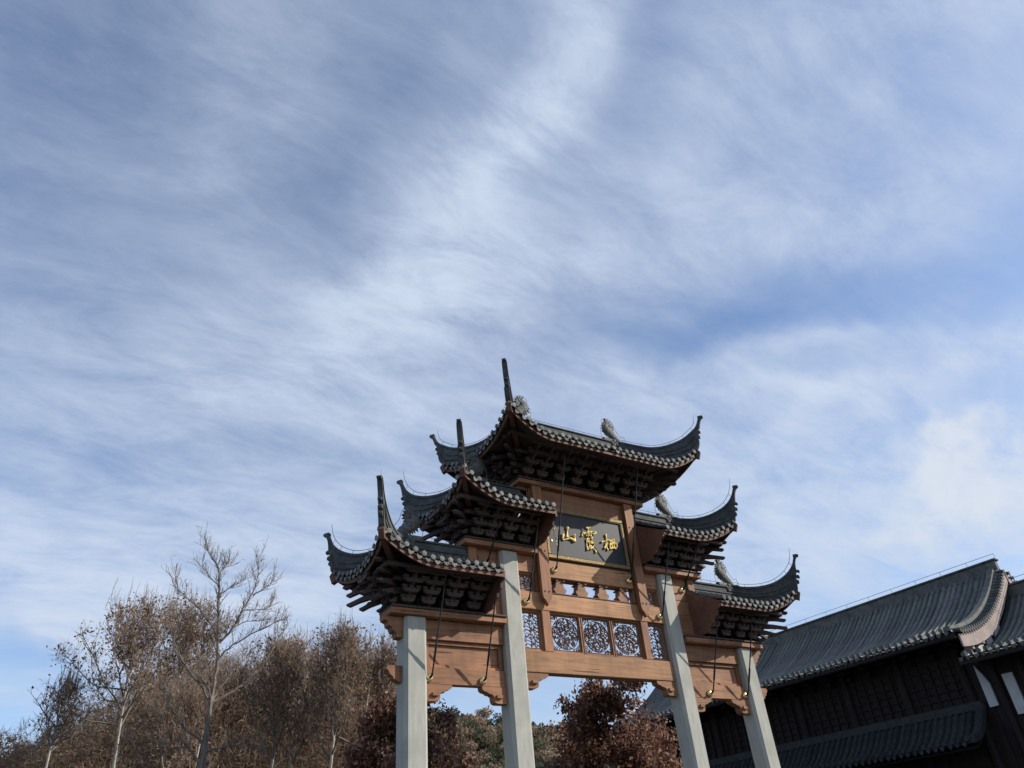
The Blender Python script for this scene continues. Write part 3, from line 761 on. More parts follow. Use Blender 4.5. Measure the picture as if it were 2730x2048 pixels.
def up(l): return [(d, z+H) for d, z in l]
LOW = Roof(4.14, 6.5, 7.9, 1.58, 1.80, 7.25+H, 7.86+H, 8.05+H, 6.2, 7.5+H)
MID = Roof(2.17, 4.2, 5.5, 1.66, 1.85, 9.42+H, 10.07+H, 10.38+H, 3.7, 9.75+H)
TOP = Roof(0, 2.2, 4.0, 2.14, 2.30, 11.70+H, 12.44+H, 13.16+H, 2.3, 12.1+H)
F_LOW = (up([(.27, 8.36), (.44, 8.27), (.99, 8.17), (1.54, 8.2), (2.01, 8.39), (2.31, 8.65), (2.43, 8.87), (2.51, 9.08)]), up([(2.60, 9.06), (2.5, 8.9), (2.45, 8.66), (2.44, 8.5), (2.37, 8.38), (2.36, 8.2), (2.33, 8.0), (2.30, 7.84)]))
F_MID = (up([(.26, 10.68), (.39, 10.6), (.95, 10.46), (1.52, 10.49), (2.03, 10.66), (2.33, 10.92), (2.48, 11.21), (2.54, 11.36)]), up([(2.64, 11.32), (2.55, 11.2), (2.48, 10.95), (2.46, 10.8), (2.38, 10.65), (2.38, 10.5), (2.33, 10.26), (2.28, 10.05)]))
F_TOP = (up([(.14, 13.47), (.78, 13.14), (1.29, 12.91), (1.85, 12.84), (2.44, 12.94), (2.86, 13.17), (3.06, 13.35), (3.23, 13.72)]), up([(3.33, 13.70), (3.22, 13.5), (3.17, 13.3), (3.09, 13.2), (3.08, 13.0), (3.04, 12.85), (3.02, 12.63), (2.92, 12.46)]))
make_roof(TOP, (1, -1), F_TOP, 'topmost dark tiled hip roof over the name plaque')
make_roof(MID, (1,), F_MID, 'middle tier roof above the inner pillar next to the big hall')
make_roof(MID, (-1,), F_MID, 'middle tier roof above the inner pillar next to the bare trees')
make_roof(LOW, (1,), F_LOW, 'lowest tier roof above the outer pillar next to the big hall')
make_roof(LOW, (-1,), F_LOW, 'lowest tier roof above the outer pillar next to the bare trees')
# inner closing boards of the half roofs
for s in (-1, 1):
    for sy in (1, -1):
        for x, P in ((4.12, [(0, 8.02), (-.45, 7.74), (-.9, 7.52), (-1.5, 7.22), (-1.50, 7.02), (-1.34, 6.95), (-1.30, 6.80), (-1.12, 6.72), (-1.08, 6.6), (-.86, 6.5), (-.8, 6.38), (0, 6.365)]),
                     (2.15, [(0, 10.3), (-.45, 9.95), (-.9, 9.72), (-1.58, 9.36), (-1.58, 9.14), (-1.40, 9.06), (-1.36, 8.94), (-1.16, 8.86), (-1.12, 8.76), (-.9, 8.7), (-.82, 8.62), (0, 8.605)])):
            pts = [(p[0]*sy, p[1]+H) for p in P]
            MB().prism(pts, YZ, s*x-.03, s*x+.03).build('closing_board', 'woodd', gate)  # darker wood here paints in the shade on the side away from the sun

# --- bracket sets under the eaves
def bracket_mesh(zh, yo):
    b = MB(); n = 4; dz = zh/n
    for k in range(n):
        y1 = -(.28+(yo-.28)*(k+1)/n); z0 = k*dz
        # forward arm with a curved underside
        b.prism([(-.1, z0+.05), (y1+.22, z0+.05), (y1+.08, z0+.09), (y1, z0+.16), (y1, z0+.19), (-.1, z0+.19)], lambda u, v, w: (w, u, v), -.05, .05)
        b.prism([(.1, z0+.05), (-y1-.22, z0+.05), (-y1-.08, z0+.09), (-y1, z0+.16), (-y1, z0+.19), (.1, z0+.19)], lambda u, v, w: (w, u, v), -.05, .05)
        for yy in ([y1+.06] if k else [y1+.06, -.16]):
            for sy in (1, -1):
                w = .20+.05*k
                b.prism([(-w, z0+.19), (-w, z0+.15), (-w*.7, z0+.08), (w*.7, z0+.08), (w, z0+.15), (w, z0+.19)], lambda u, v, q: (u, q, v), sy*yy-.045, sy*yy+.045)
                for xx in (-w+.05, 0, w-.05):
                    b.prism([(-.05, 0), (.05, 0), (.075, .05), (.075, .07), (-.075, .07), (-.075, .05)], lambda u, v, q: (xx+u, q, z0+.192+v), sy*yy-.06, sy*yy+.06)
    b.box(-.11, .11, -.13, .13, -.01, .06)
    return b.mesh('bracket_set', 'woody')
def nose(b, p, d, ln, z):
    # one long beak-ended arm leaving p in plan direction d
    d = np.array(d, float); d /= np.linalg.norm(d); nn = np.array([-d[1], d[0]])
    o = [(-.3, z), (ln*.45, z-.02), (ln*.8, z-.10), (ln-.02, z-.175), (ln+.06, z-.135), (ln+.05, z-.09), (ln-.06, z-.055), (ln*.72, z+.06), (ln*.45, z+.15), (-.3, z+.17)]
    b.prism(o, lambda u, v, w: (p[0]+d[0]*u+nn[0]*w, p[1]+d[1]*u+nn[1]*w, v), -.055, .055)
for (z0, zh, yo, xs, corners, NOSES) in ((6.36, .78, 1.15, (4.55, 5.25, 5.95), (6.55,), ((.63, 6.37), (1.14, 6.49), (1.52, 6.66), (1.54, 6.93), (1.66, 7.17))),
                                         (8.60, .84, 1.2, (2.65, 3.25, 3.85), (4.3,), ((.62, 8.66), (1.09, 8.81), (1.49, 8.95), (1.52, 9.25), (1.68, 9.50))),
                                         (11.0, .86, 1.5, (0.35, 1.05, 1.75), (2.3,), ((.65, 11.05), (1.02, 11.17), (1.39, 11.30), (1.77, 11.44), (1.90, 11.68)))):
    me = bracket_mesh(zh, yo)
    for s in (-1, 1):
        for x in xs:
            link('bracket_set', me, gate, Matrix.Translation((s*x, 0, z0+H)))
        cx = corners[0]
        link('bracket_set', me, gate, Matrix.Translation((s*cx, 0, z0+H)))
        link('bracket_set', me, gate, Matrix.Translation((s*cx, 0, z0+.012+H)) @ Matrix.Rotation(math.pi/2, 4, 'Z'))
        for k, (ln, zt) in enumerate(NOSES):
            z = zt+.165+H
            for sy in (1, -1):
                b = MB(); nose(b, (s*cx, 0), (s*1, sy*1), ln, z); b.build('bracket_arm', 'woody', gate)
            b = MB(); nose(b, (s*cx, 0.0), (s, 0), ln*.72, z+.03); b.build('bracket_arm', 'woody', gate)
            for yy in (-.34, .34):
                if k % 2 == 1:
                    b = MB(); nose(b, (s*cx, yy), (s, 0), ln*.68, z+.015); b.build('bracket_arm', 'woody', gate)
        # purlins carrying the eave
        for sy in (1, -1):
            for q in (.55, 1.0):
                xa = (0.0 if xs[0] < 1 else xs[0]-.42)
                b = MB(); b.tube([(s*xa, sy*yo*q, z0+zh*(.55+.47*q)+H), (s*(cx+yo*q*.8), sy*yo*q, z0+zh*(.55+.47*q)+H)], .07, 8); b.build('eave_purlin', 'woody', gate)
        b = MB(); b.tube([(s*(cx+yo*.8), -yo, z0+zh*1.0+H), (s*(cx+yo*.8), yo, z0+zh*1.0+H)], .07, 8); b.build('eave_purlin', 'woody', gate)
    # board between brackets on the wall line
    for s in (-1, 1):
        xa, xb = sorted((s*(0.002 if xs[0] < 1 else xs[0]-.35), s*(corners[0]+.1)))
        MB().box(xa, xb, -.03, .03, z0+.45+H, z0+zh+.1+H).build('bracket_board', 'woody', gate)

# --- iron stay rods with brass feet
def stay(x, zf, yt, zt, dx=0., yf=-.13):
    b = MB(); f = Vector((x, yf-.19, zf+H)); t = Vector((x+dx, yt, zt+H))
    k1 = f.lerp(t, .12); k2 = f.lerp(t, .30)
    b.tube([f, k1, k1.lerp(k2, .04), k2, k2.lerp(t, .01), t], [.021, .021, .031, .031, .021, .021], 8)
    b.tube([(x, yf+.01, zf-.06+H), (x, yf-.10, zf-.05+H), f], [.03, .034, .034], 8)
    st = b.build('stay_rod', 'iron', gate, smooth=True)
    c = MB(); c.ball((x, yf-.02, zf-.055+H), .105, 14, 8, (1, .55, 1)); c.build('brass_boss', 'brass', st, smooth=True)
for s in (-1, 1):
    stay(s*1.50, 8.06, -1.62, 11.55, s*.02, -.22)
    stay(s*2.60, 6.98, -1.30, 9.15, s*.02, -.18)
    stay(s*3.90, 8.02, -1.35, 9.18, 0, -.13)
    stay(s*4.20, 4.66, -1.28, 6.98, s*.02)
    stay(s*5.80, 4.66, -1.28, 6.98, s*.02)

# ------------------------------------------------------------------ the plaque (hangs on the gate)
plq = thing('name_plaque', 'dark grey plaque in gilded frame with three gold Chinese characters high on the gate', 'plaque', (GX, GY-.2, 8.39+H))
pb = MB(); pb.box(-1.56, 1.56, 0, .10, .10, 1.68); pb.build('board', 'board', plq)
for (x0, x1, z0, z1) in ((-1.66, 1.66, .003, .13), (-1.66, 1.66, 1.645, 1.772), (-1.66, -1.535, .132, 1.643), (1.535, 1.66, .132, 1.643)):
    MB().box(x0, x1, -.06, .045, z0, z1, .02).build('frame', 'frame', plq)
for (x0, x1, z0, z1) in ((-1.532, 1.532, .133, .15), (-1.532, 1.532, 1.625, 1.642), (-1.532, -1.515, .152, 1.623), (1.515, 1.532, .152, 1.623)):
    MB().box(x0, x1, -.045, -.002, z0, z1).build('frame_bead', 'woody', plq)
STROKES = [[(-0.759, 11.152), (-0.788, 10.987), (-0.834, 10.792)], [(-0.974, 10.879), (-0.996, 10.749), (-0.983, 10.68), (-0.843, 10.73), (-0.674, 10.768), (-0.536, 10.694)], [(-0.534, 10.924), (-0.509, 10.821), (-0.548, 10.692)], None,
 [(0.024, 11.246), (0.116, 11.291), (0.214, 11.289)], [(0.113, 11.271), (0.08, 11.119), (0.046, 10.961)], [(-0.15, 11.077), (-0.171, 11.015), (-0.208, 10.937)], [(-0.137, 11.017), (0.014, 11.093), (0.194, 11.152), (0.377, 11.174), (0.412, 11.136), (0.288, 11.068)], [(0.008, 11.042), (-0.022, 10.951)], [(0.137, 11.094), (0.108, 10.974)], [(0.204, 11.14), (0.207, 11.032), (0.147, 10.97)], [(-0.007, 10.855), (-0.052, 10.652), (-0.041, 10.466)], [(-0.007, 10.855), (0.074, 10.882), (0.056, 10.792), (-0.004, 10.757)], [(0.073, 10.801), (0.061, 10.642), (0.026, 10.54)], [(0.151, 10.897), (0.238, 10.941), (0.191, 10.847), (0.248, 10.819), (0.139, 10.755)], [(0.137, 10.725), (0.278, 10.741), (0.209, 10.611), (0.079, 10.521)], [(0.07, 10.624), (0.188, 10.575), (0.27, 10.502), (0.291, 10.421)], None,
 [(0.587, 10.832), (0.724, 10.879), (0.905, 10.958)], [(0.821, 11.143), (0.822, 10.962), (0.783, 10.757), (0.676, 10.621)], [(0.777, 10.822), (0.675, 10.63)], [(0.834, 10.857), (0.79, 10.692), (0.812, 10.574)], [(0.924, 10.917), (1.042, 10.965), (1.18, 11.004)], [(1.053, 10.942), (0.925, 10.791), (0.948, 10.641)], [(0.924, 10.764), (1.119, 10.871), (1.225, 10.857), (1.24, 10.768), (1.156, 10.65)], [(0.948, 10.645), (1.066, 10.677), (1.159, 10.667)], [(1.059, 10.93), (1.019, 10.664)], [(1.139, 10.954), (1.107, 10.677)], None]
W3 = [(.047, [0, 1, 2]), (.031, None), (.033, None)]
ch = 0; b = MB(); Z0 = 8.39+H
for stv in STROKES:
    if stv is None:
        b.build('character', 'gold', plq, smooth=True); b = MB(); ch += 1; continue
    base = W3[ch][0]
    P = cat_rom([(x, 0, z-Z0) for x, z in stv], 4); n = len(P)
    rr = [base*(.78+.35*math.cos(2*math.pi*(i/(n-1))) + .1*math.sin(i*1.7)) for i in range(n)]
    P = [(x, -.028, z) for x, y, z in P]
    b.tube([(P[0][0]+(P[0][0]-P[1][0])*.2, -.028, P[0][2]+(P[0][2]-P[1][2])*.2)]+P+[(P[-1][0]*1.0+(P[-1][0]-P[-2][0])*.3, -.028, P[-1][2]+(P[-1][2]-P[-2][2])*.3)], [rr[0]*.55]+rr+[rr[-1]*.5], 8)
# small column of brush writing and seal beside the characters
b = MB(); rg = random.Random(3)
for (x0, z0, z1) in ((-1.29, 11.24, 10.78), (-1.245, 10.84, 10.50)):
    z = z0
    while z > z1:
        for k in range(4):
            xa, za = x0+rg.uniform(-.035, .035), z-Z0-rg.uniform(0, .07)
            b.tube([(xa, -.012, za), (xa+rg.uniform(-.035, .035), -.012, za-rg.uniform(.0, .04))], .007, 5)
        z -= .095
b.build('signature', 'gold', plq)
b = MB(); b.box(-1.455, -1.395, -.02, -.001, 10.57-Z0, 10.64-Z0, .01); b.build('seal', 'gold', plq)

# ------------------------------------------------------------------ the big hall
A94 = math.radians(4.0)
hall = thing('temple_hall', 'large hall with long curved grey tiled roof and dark timber walls beside the gate', 'building', (32, 16.72, 0), A94)
hall2 = thing('side_hall', 'lower tiled hall with white plaster wall strips joined to the gable of the large hall', 'building', (32, 16.72, 0), A94)
def prof(d, h, n=16):
    out = []
    for i in range(n+1):
        t = i/n; out.append((d*t, h*(.19*t+.81*t*t)))
    return out
def hall_row(name, d, h, mat='htile'):
    b = MB(); P = prof(d, h); rings = []
    for i, (x, z) in enumerate(P):
        a = P[min(i+1, len(P)-1)]; c = P[max(i-1, 0)]; t = np.array([a[0]-c[0], a[1]-c[1]]); t /= np.linalg.norm(t)
        rings.append([(x-t[1]*.105*math.sin(q), .085*math.cos(q), z+t[0]*.105*math.sin(q)) for q in np.linspace(0, math.pi, 6)])
    b.loft(rings, close=False, cap=False)
    n = 8; b.loft([[(x, .095*math.cos(2*math.pi*k/n), .13+.02+.095*math.sin(2*math.pi*k/n)) for k in range(n)] for x in (-.05, 0.01)])
    b.prism([(-.10, .05), (.10, .05), (.07, -.06), (0, -.12), (-.07, -.06)], lambda u, v, w: (w, u+.15, v), -.05, -.025)
    return b.mesh(name, mat, True)
def hall_roof(root, d, h, z0, y0, y1, back=True, sp=.30, endmat='htile'):
    P = prof(d, h); b = MB()
    b.loft([[(x, y, z+z0-.02) for x, z in P] for y in (y0, y1)], close=False)
    b.loft([[(2*d-x, y, z+z0-.02) for x, z in P] for y in (y0, y1)], close=False)
    b.loft([[(x, y, z+z0-.22) for x, z in P] for y in (y0, y1)], close=False)
    b.loft([[(2*d-x, y, z+z0-.22) for x, z in P] for y in (y0, y1)], close=False)
    r = b.build('roof', 'htile', root, smooth=True)
    MB().box(.02, .08, y0, y1, z0-.22, z0-.03).build('fascia', 'hwood', r)
    me = hall_row('tile_row', d, h)
    y = y0+.15
    while y < y1-.1:
        link('tile_row', me, r, Matrix.Translation((jit.uniform(-.03, .03), y+jit.uniform(-.02, .02), z0+jit.uniform(-.02, .015))) @ Matrix.Rotation(jit.uniform(-.003, .003), 4, 'Z')); y += sp
    rb = MB(); rb.box(d-.16, d+.16, y0+.05, y1, z0+h-.15, z0+h+.42, .03); rb.build('ridge', 'hridge', r)
    rb = MB(); rb.box(d-.22, d+.22, y0-.05, y1, z0+h+.423, z0+h+.53, .04); rb.build('ridge_cap', 'hridge', r)
    c = MB(); zt = z0+h+.78; c.tube([(d, y0, zt), (d, y1, zt)], .012, 4)
    k = int((y1-y0)/1.35)
    for i in range(k+1):
        yy = y0+(y1-y0)*i/k; c.tube([(d, yy, zt), (d, yy, zt-.27)], .010, 4)
    c.build('lightning_wire', 'wire', r)
    return r
ZE = 7.21+H; D1, H1 = 7.65, 3.82
r1 = hall_roof(hall, D1, H1, ZE, 0.0, 24.0)
# descending ridge, rake tiles and bargeboard on the near gable
P1 = prof(D1, H1, 40)
def along(P, t): 
    x = t*P[-1][0]; return x, float(np.interp(x, [p[0] for p in P], [p[1] for p in P]))
for side in (0, 1):
    fx = (lambda x: x) if not side else (lambda x: 2*D1-x)
    b = MB()
    for (ya, yb, dz) in ((.16, .56, .30), (.10, .62, .14)):
        b.loft([[(fx(x), ya, ZE+z), (fx(x), yb, ZE+z), (fx(x), yb-.05, ZE+z+dz), (fx(x), ya+.05, ZE+z+dz)] for x, z in [along(P1, .05+.93*i/24) for i in range(25)]])
    b.build('descending_ridge', 'hridge', r1)
    b = MB()
    b.loft([[(fx(x), -.10, ZE+z-.12), (fx(x), -.10, ZE+z-.62-.08*math.sin(3.1*i/24)), (fx(x), -.03, ZE+z-.62-.08*math.sin(3.1*i/24)), (fx(x), -.03, ZE+z-.12)] for i, (x, z) in enumerate([along(P1, .03+.96*i/24) for i in range(25)])])
    b.build('bargeboard', 'hbeam', r1)
    rk = MB(); rk.tube([(0, -.20, 0), (0, .14, .05)], [.085, .085], 8); rk.prism([(-.09, -.02), (.09, -.02), (.06, -.12), (0, -.18), (-.06, -.12)], lambda u, v, w: (u+.13, w, v), -.19, -.165)
    rme = rk.mesh('rake_tile', 'tile')
    n = 31
    for i in range(n):
        x, z = along(P1, .04+.92*i/(n-1)); x2, z2 = along(P1, .05+.92*i/(n-1))
        an = math.atan2(z2-z, x2-x)
        link('rake_tile', rme, r1, Matrix.Translation((fx(x), 0, ZE+z+.03)) @ Matrix.Rotation(-an*(1 if not side else -1), 4, 'Y'))
# gable wall, purlin ends and white infill
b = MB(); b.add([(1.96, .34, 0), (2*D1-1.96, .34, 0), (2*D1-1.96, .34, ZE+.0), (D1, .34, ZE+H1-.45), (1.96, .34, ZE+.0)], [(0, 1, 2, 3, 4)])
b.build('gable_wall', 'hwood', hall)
for t in (.16, .31, .46, .61, .78, .95):
    x, z = along(P1, t)
    for fx in ((lambda x: x), (lambda x: 2*D1-x)):
        MB().box(fx(x)-.11, fx(x)+.11, -.02, .335, ZE+z-.80, ZE+z-.50, .02).build('purlin_end', 'hbeam', hall)
for t0, t1 in ((.10, .24), (.27, .40), (.42, .55), (.57, .72)):
    (xa, za), (xb, zb) = along(P1, t0), along(P1, t1)
    for fx in ((lambda x: x), (lambda x: 2*D1-x)):
        MB().prism([(fx(xa+.15), ZE+za-1.15), (fx(xb-.15), ZE+za-1.15), (fx(xb-.15), ZE+zb-.72), (fx(xa+.15), ZE+za-.72)], XZ, .27, .335).build('infill_panel', 'white', hall)
# walls, posts, lattice and lower skirt roof
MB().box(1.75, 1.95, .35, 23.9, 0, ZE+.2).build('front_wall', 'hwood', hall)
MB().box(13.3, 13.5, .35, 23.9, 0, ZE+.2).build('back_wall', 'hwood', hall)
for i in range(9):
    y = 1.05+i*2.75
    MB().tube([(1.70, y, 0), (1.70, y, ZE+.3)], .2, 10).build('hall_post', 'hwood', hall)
    for k in range(1, 6):
        yy = y+k*2.75/6
        if yy > 23.6: break
        b = MB(); b.box(1.66, 1.748, yy-.03, yy+.03, ZE-2.5, ZE-.7)
        for q in range(6): b.box(1.67, 1.748, yy-.2, yy+.2, ZE-2.45+q*.3, ZE-2.41+q*.3)
        b.build('lattice_window', 'hwood', hall)
for i in range(22):
    y = .8+i*1.05
    b = MB()
    for k in range(3): b.box(1.7-.42*(k+1), 1.72, y-.07-.1*k, y+.07+.1*k, ZE-.55+.24*k, ZE-.38+.24*k, .01)
    b.build('bracket_set', 'hwood', hall)
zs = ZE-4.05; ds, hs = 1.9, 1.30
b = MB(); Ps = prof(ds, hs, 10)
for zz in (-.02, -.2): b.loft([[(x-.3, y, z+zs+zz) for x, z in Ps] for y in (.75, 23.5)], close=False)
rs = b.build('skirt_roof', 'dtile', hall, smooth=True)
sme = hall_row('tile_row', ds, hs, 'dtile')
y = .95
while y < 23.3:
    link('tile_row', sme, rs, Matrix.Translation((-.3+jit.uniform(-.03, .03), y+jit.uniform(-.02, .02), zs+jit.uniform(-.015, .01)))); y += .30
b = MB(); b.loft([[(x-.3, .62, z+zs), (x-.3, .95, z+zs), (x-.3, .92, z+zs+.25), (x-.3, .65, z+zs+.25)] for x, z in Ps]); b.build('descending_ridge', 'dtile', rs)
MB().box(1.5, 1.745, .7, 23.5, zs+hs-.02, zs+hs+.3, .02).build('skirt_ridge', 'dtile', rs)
# side hall
Z2 = ZE-1.06; H2 = 3.52
r2 = hall_roof(hall2, D1, H2, Z2, -14.0, .265)
MB().box(1.75, 1.95, -13.8, .33, 0, Z2+.4).build('front_wall', 'hwood', hall2)
MB().box(13.3, 13.5, -13.8, .33, 0, Z2+.4).build('back_wall', 'hwood', hall2)
b = MB(); b.add([(1.2, -13.6, 0), (2*D1-1.2, -13.6, 0), (2*D1-1.2, -13.6, Z2+.2), (D1, -13.6, Z2+H2-.35), (1.2, -13.6, Z2+.2)], [(0, 1, 2, 3, 4)]); b.build('gable_wall', 'white', hall2)
MB().prism([(.12, ZE-2.74), (.12, ZE-1.9), (.25, ZE-1.55), (.46, ZE-1.12), (.47, ZE-2.76)], YZ, 1.60, 1.745).build('plaster_panel', 'white', hall2)
for k, (ya, yb, za, zb) in enumerate(((-.86, -.44, -3.2, -1.68), (-1.6, -1.0, -5.1, -3.36), (-2.0, -1.2, -7.0, -5.25), (-2.4, -1.75, -3.2, -1.68))):
    MB().box(1.62, 1.745, ya, yb, ZE+za, ZE+zb, .01).build('plaster_panel', 'white', hall2)
for y in (-.15, -1.25, -2.9, -5, -7.2, -9.4, -11.6, -13.4):
    MB().tube([(1.66, y, 0), (1.66, y, Z2+.3)], .16, 10).build('hall_post', 'hwood', hall2)

# ------------------------------------------------------------------ small pavilion seen through the gate
pav = thing('pavilion', 'small dark tiled pavilion roof below the hill, behind the russet trees', 'pavilion', (30.5, 50.5, 0), math.radians(-35))
b = MB(); b.box(-4.5, 4.5, -3, 3, 0, 5.6); b.build('wall', 'hwood', pav)
b = MB()
Pp = prof(4.2, 2.6, 8)
for s in (1, -1): b.loft([[(x, s*(4.2-q[0]), 5.5+q[1]) for q in Pp] for x in (-5.2, 5.2)], close=False)
for s in (1, -1): b.add([(s*5.1, -4, 5.6), (s*5.1, 4, 5.6), (s*5.1, 0, 8.1)], [(0, 1, 2)])
pr = b.build('roof', 'tile', pav)
pme = hall_row('tile_row', 4.2, 2.6)
for i in range(30):
    link('tile_row', pme, pr, Matrix.Translation((-5.0+i*.345, -4.2, 5.5)) @ Matrix.Rotation(math.pi/2, 4, 'Z'))
MB().box(-5.3, 5.3, -.15, .15, 8.0, 8.45, .03).build('ridge', 'ridge', pr)

# ------------------------------------------------------------------ trees
VD = Vector((.3, .95, 0)).normalized()
def leaves_mesh(name, pts, size, mat, rs, droop=.5, asp=.6):
    pts = np.array(pts, np.float32); n = len(pts)
    u = rs.normal(size=(n, 3)); u[:, 2] -= droop; u /= np.linalg.norm(u, axis=1)[:, None]
    r = rs.normal(size=(n, 3)); v = np.cross(u, r); v /= np.linalg.norm(v, axis=1)[:, None]
    w = np.cross(u, v)
    s = (size*rs.uniform(.6, 1.35, n))[:, None]
    fold = w*s*.14*min(1., asp/.5)
    V = np.stack([pts, pts+u*s*.5+v*s*asp*.5+fold, pts+u*s, pts+u*s*.5-v*s*asp*.5+fold], 1).reshape(-1, 3)
    me = bpy.data.meshes.new(name)
    me.vertices.add(4*n); me.vertices.foreach_set('co', V.ravel())
    me.loops.add(6*n); me.polygons.add(2*n)
    idx = (np.arange(n)[:, None]*4+np.array([0, 1, 2, 0, 2, 3])).ravel()
    me.loops.foreach_set('vertex_index', idx); me.polygons.foreach_set('loop_start', np.arange(2*n)*3)
    at = me.attributes.new('leaf', 'FLOAT', 'FACE'); at.data.foreach_set('value', np.repeat(rs.uniform(0, 1, n)**1.2, 2).astype(np.float32))
    me.materials.append(M[mat]); me.update(calc_edges=True); me.validate(); return me
def grow(rs, p, d, ln, r, depth, out, tips, spread=.55, up=.25, seg=4, kids=(3, 5), shrink=.62, minr=.006):
    path = [Vector(p)]; rad = [r]; q = Vector(p); d = Vector(d).normalized()
    for i in range(seg):
        d = (d+Vector(rs.normal(0, .11, 3))+Vector((0, 0, up*.35))).normalized()
        q = q+d*(ln/seg); path.append(q.copy()); rad.append(max(minr, r*(1-.65*(i+1)/seg)))
    out.append((path, rad, depth))
    if depth <= 0:
        tips.append(path); return
    for k in range(rs.integers(kids[0], kids[1]+1)):
        t = rs.uniform(.3, 1.0); i = min(int(t*seg), seg-1); b = path[i].lerp(path[i+1], t*seg-i)
        dd = (path[i+1]-path[i]).normalized()
        a = Vector(rs.normal(0, 1, 3)); a = (a-dd*a.dot(dd)).normalized()
        nd_ = (dd+a*rs.uniform(.6, 1.3)*spread*1.3+Vector((0, 0, up))).normalized()
        grow(rs, b, nd_, ln*shrink*rs.uniform(.75, 1.15), max(minr, rad[i]*.6), depth-1, out, tips, spread, up, max(3, seg-1), kids, shrink, minr)
def wood_mesh(segs, base, sides=(6, 5, 4, 3)):
    b = MB(); base = Vector(base)
    for path, rad, dep in segs: b.tube([p-base for p in path], rad, 3 if dep <= 0 else (4 if dep == 1 else 6), False)
    return b
def near_tips(tips, per, rs, spread):
    out = []
    for path in tips:
        for k in range(per):
            t = rs.uniform(.15, 1); i = min(int(t*(len(path)-1)), len(path)-2); p = path[i].lerp(path[i+1], t*(len(path)-1)-i)
            out.append(np.array(p)+rs.normal(0, spread, 3))
    return out
# bare tree in front of the wood
BT = {'T': [(4.15, 21.6, 0.0), (4.18, 21.6, 2.5), (4.15, 21.6, 4.62), (4.15, 21.6, 5.29), (4.14, 21.61, 5.82), (4.14, 21.61, 6.16)], 'A': [(4.14, 21.61, 6.16), (4.16, 21.6, 6.65), (4.16, 21.6, 7.19), (4.1, 21.61, 7.93), (3.98, 21.64, 8.7), (3.94, 21.65, 9.18), (3.85, 21.66, 9.75), (3.68, 21.69, 10.04), (3.51, 21.72, 10.28), (3.41, 21.73, 10.57)], 'B': [(4.14, 21.61, 6.16), (3.89, 21.65, 6.54), (3.53, 21.72, 6.93), (3.14, 21.78, 7.46), (2.93, 21.8, 7.89)], 'C': [(4.11, 21.61, 7.7), (3.99, 21.63, 8.0), (3.73, 21.68, 8.34), (3.44, 21.73, 8.64), (3.04, 21.79, 8.93), (2.85, 21.82, 9.24)], 'D1': [(4.15, 21.61, 6.16), (4.53, 21.53, 6.37), (4.84, 21.46, 6.61), (5.09, 21.4, 6.9), (5.39, 21.33, 7.34), (5.57, 21.28, 7.72), (5.85, 21.21, 8.35)], 'D2': [(4.16, 21.6, 7.19), (4.32, 21.57, 7.45), (4.64, 21.51, 7.71), (5.11, 21.4, 7.99), (5.67, 21.26, 8.27)], 'E': [(4.13, 21.61, 7.71), (4.36, 21.56, 7.94), (4.48, 21.54, 8.13), (4.68, 21.5, 8.61), (4.85, 21.46, 9.05), (4.95, 21.44, 9.51), (4.93, 21.44, 9.98)], 'F': [(3.95, 21.64, 9.02), (4.16, 21.6, 9.23), (4.36, 21.56, 9.4), (4.56, 21.52, 9.58)], 'G': [(3.91, 21.65, 9.3), (3.68, 21.69, 9.49), (3.46, 21.73, 9.73)], 'H': [(4.68, 21.5, 8.61), (4.96, 21.43, 8.67), (5.22, 21.37, 8.7), (5.35, 21.34, 8.86)], 'I': [(4.85, 21.46, 9.05), (5.13, 21.39, 9.19), (5.38, 21.33, 9.38)], 'J': [(4.14, 21.61, 6.16), (4.3, 21.58, 6.54), (4.46, 21.54, 6.9), (4.49, 21.54, 7.19)], 'K': [(4.16, 21.6, 4.93), (4.05, 21.62, 5.23), (3.68, 21.69, 5.49), (3.41, 21.73, 5.79), (3.15, 21.77, 6.13)], 'N': [(4.17, 21.6, 4.62), (3.81, 21.67, 5.07), (3.52, 21.72, 5.13), (3.19, 21.77, 5.15)], 'O': [(4.24, 21.59, 5.0), (4.69, 21.49, 5.11), (5.02, 21.42, 5.07), (5.43, 21.32, 4.99)], 'P': [(4.14, 21.61, 6.16), (4.07, 21.62, 6.44), (3.81, 21.67, 6.82), (3.79, 21.67, 7.11)], 'U': [(3.86, 21.66, 9.67), (3.97, 21.64, 9.84), (4.06, 21.62, 10.0)], 'V': [(4.48, 21.54, 8.13), (4.78, 21.47, 8.33), (5.07, 21.41, 8.38), (5.35, 21.34, 8.46)]}
R0 = dict(T=(.13, .085), A=(.075, .012), B=(.06, .012), C=(.04, .01), D1=(.055, .012), D2=(.04, .01), E=(.045, .01), J=(.045, .01), K=(.05, .012), N=(.045, .012), O=(.045, .012), P=(.04, .01))
DEP = dict(B=.25, C=-.45, D1=.4, D2=-.3, E=-.5, F=.3, G=-.25, H=.3, I=-.3, J=.5, K=-.3, N=.35, O=-.4, P=-.5, U=.2, V=.35)
rs = np.random.default_rng(11)
BK = 1.24                                             # it stands about 27 m from the viewer
for k in BT: BT[k] = [(p[0]*BK, p[1]*BK, EYE+(p[2]-EYE)*BK if p[2] > 0 else 0.) for p in BT[k]]
R0 = {k: (a*BK*.85, b*BK*.75) for k, (a, b) in R0.items()}
bare = thing('bare_tree', 'leafless grey tree with upswept fine twigs standing in front of the brown wood', 'tree', BT['T'][0])
segs = []; tw = []
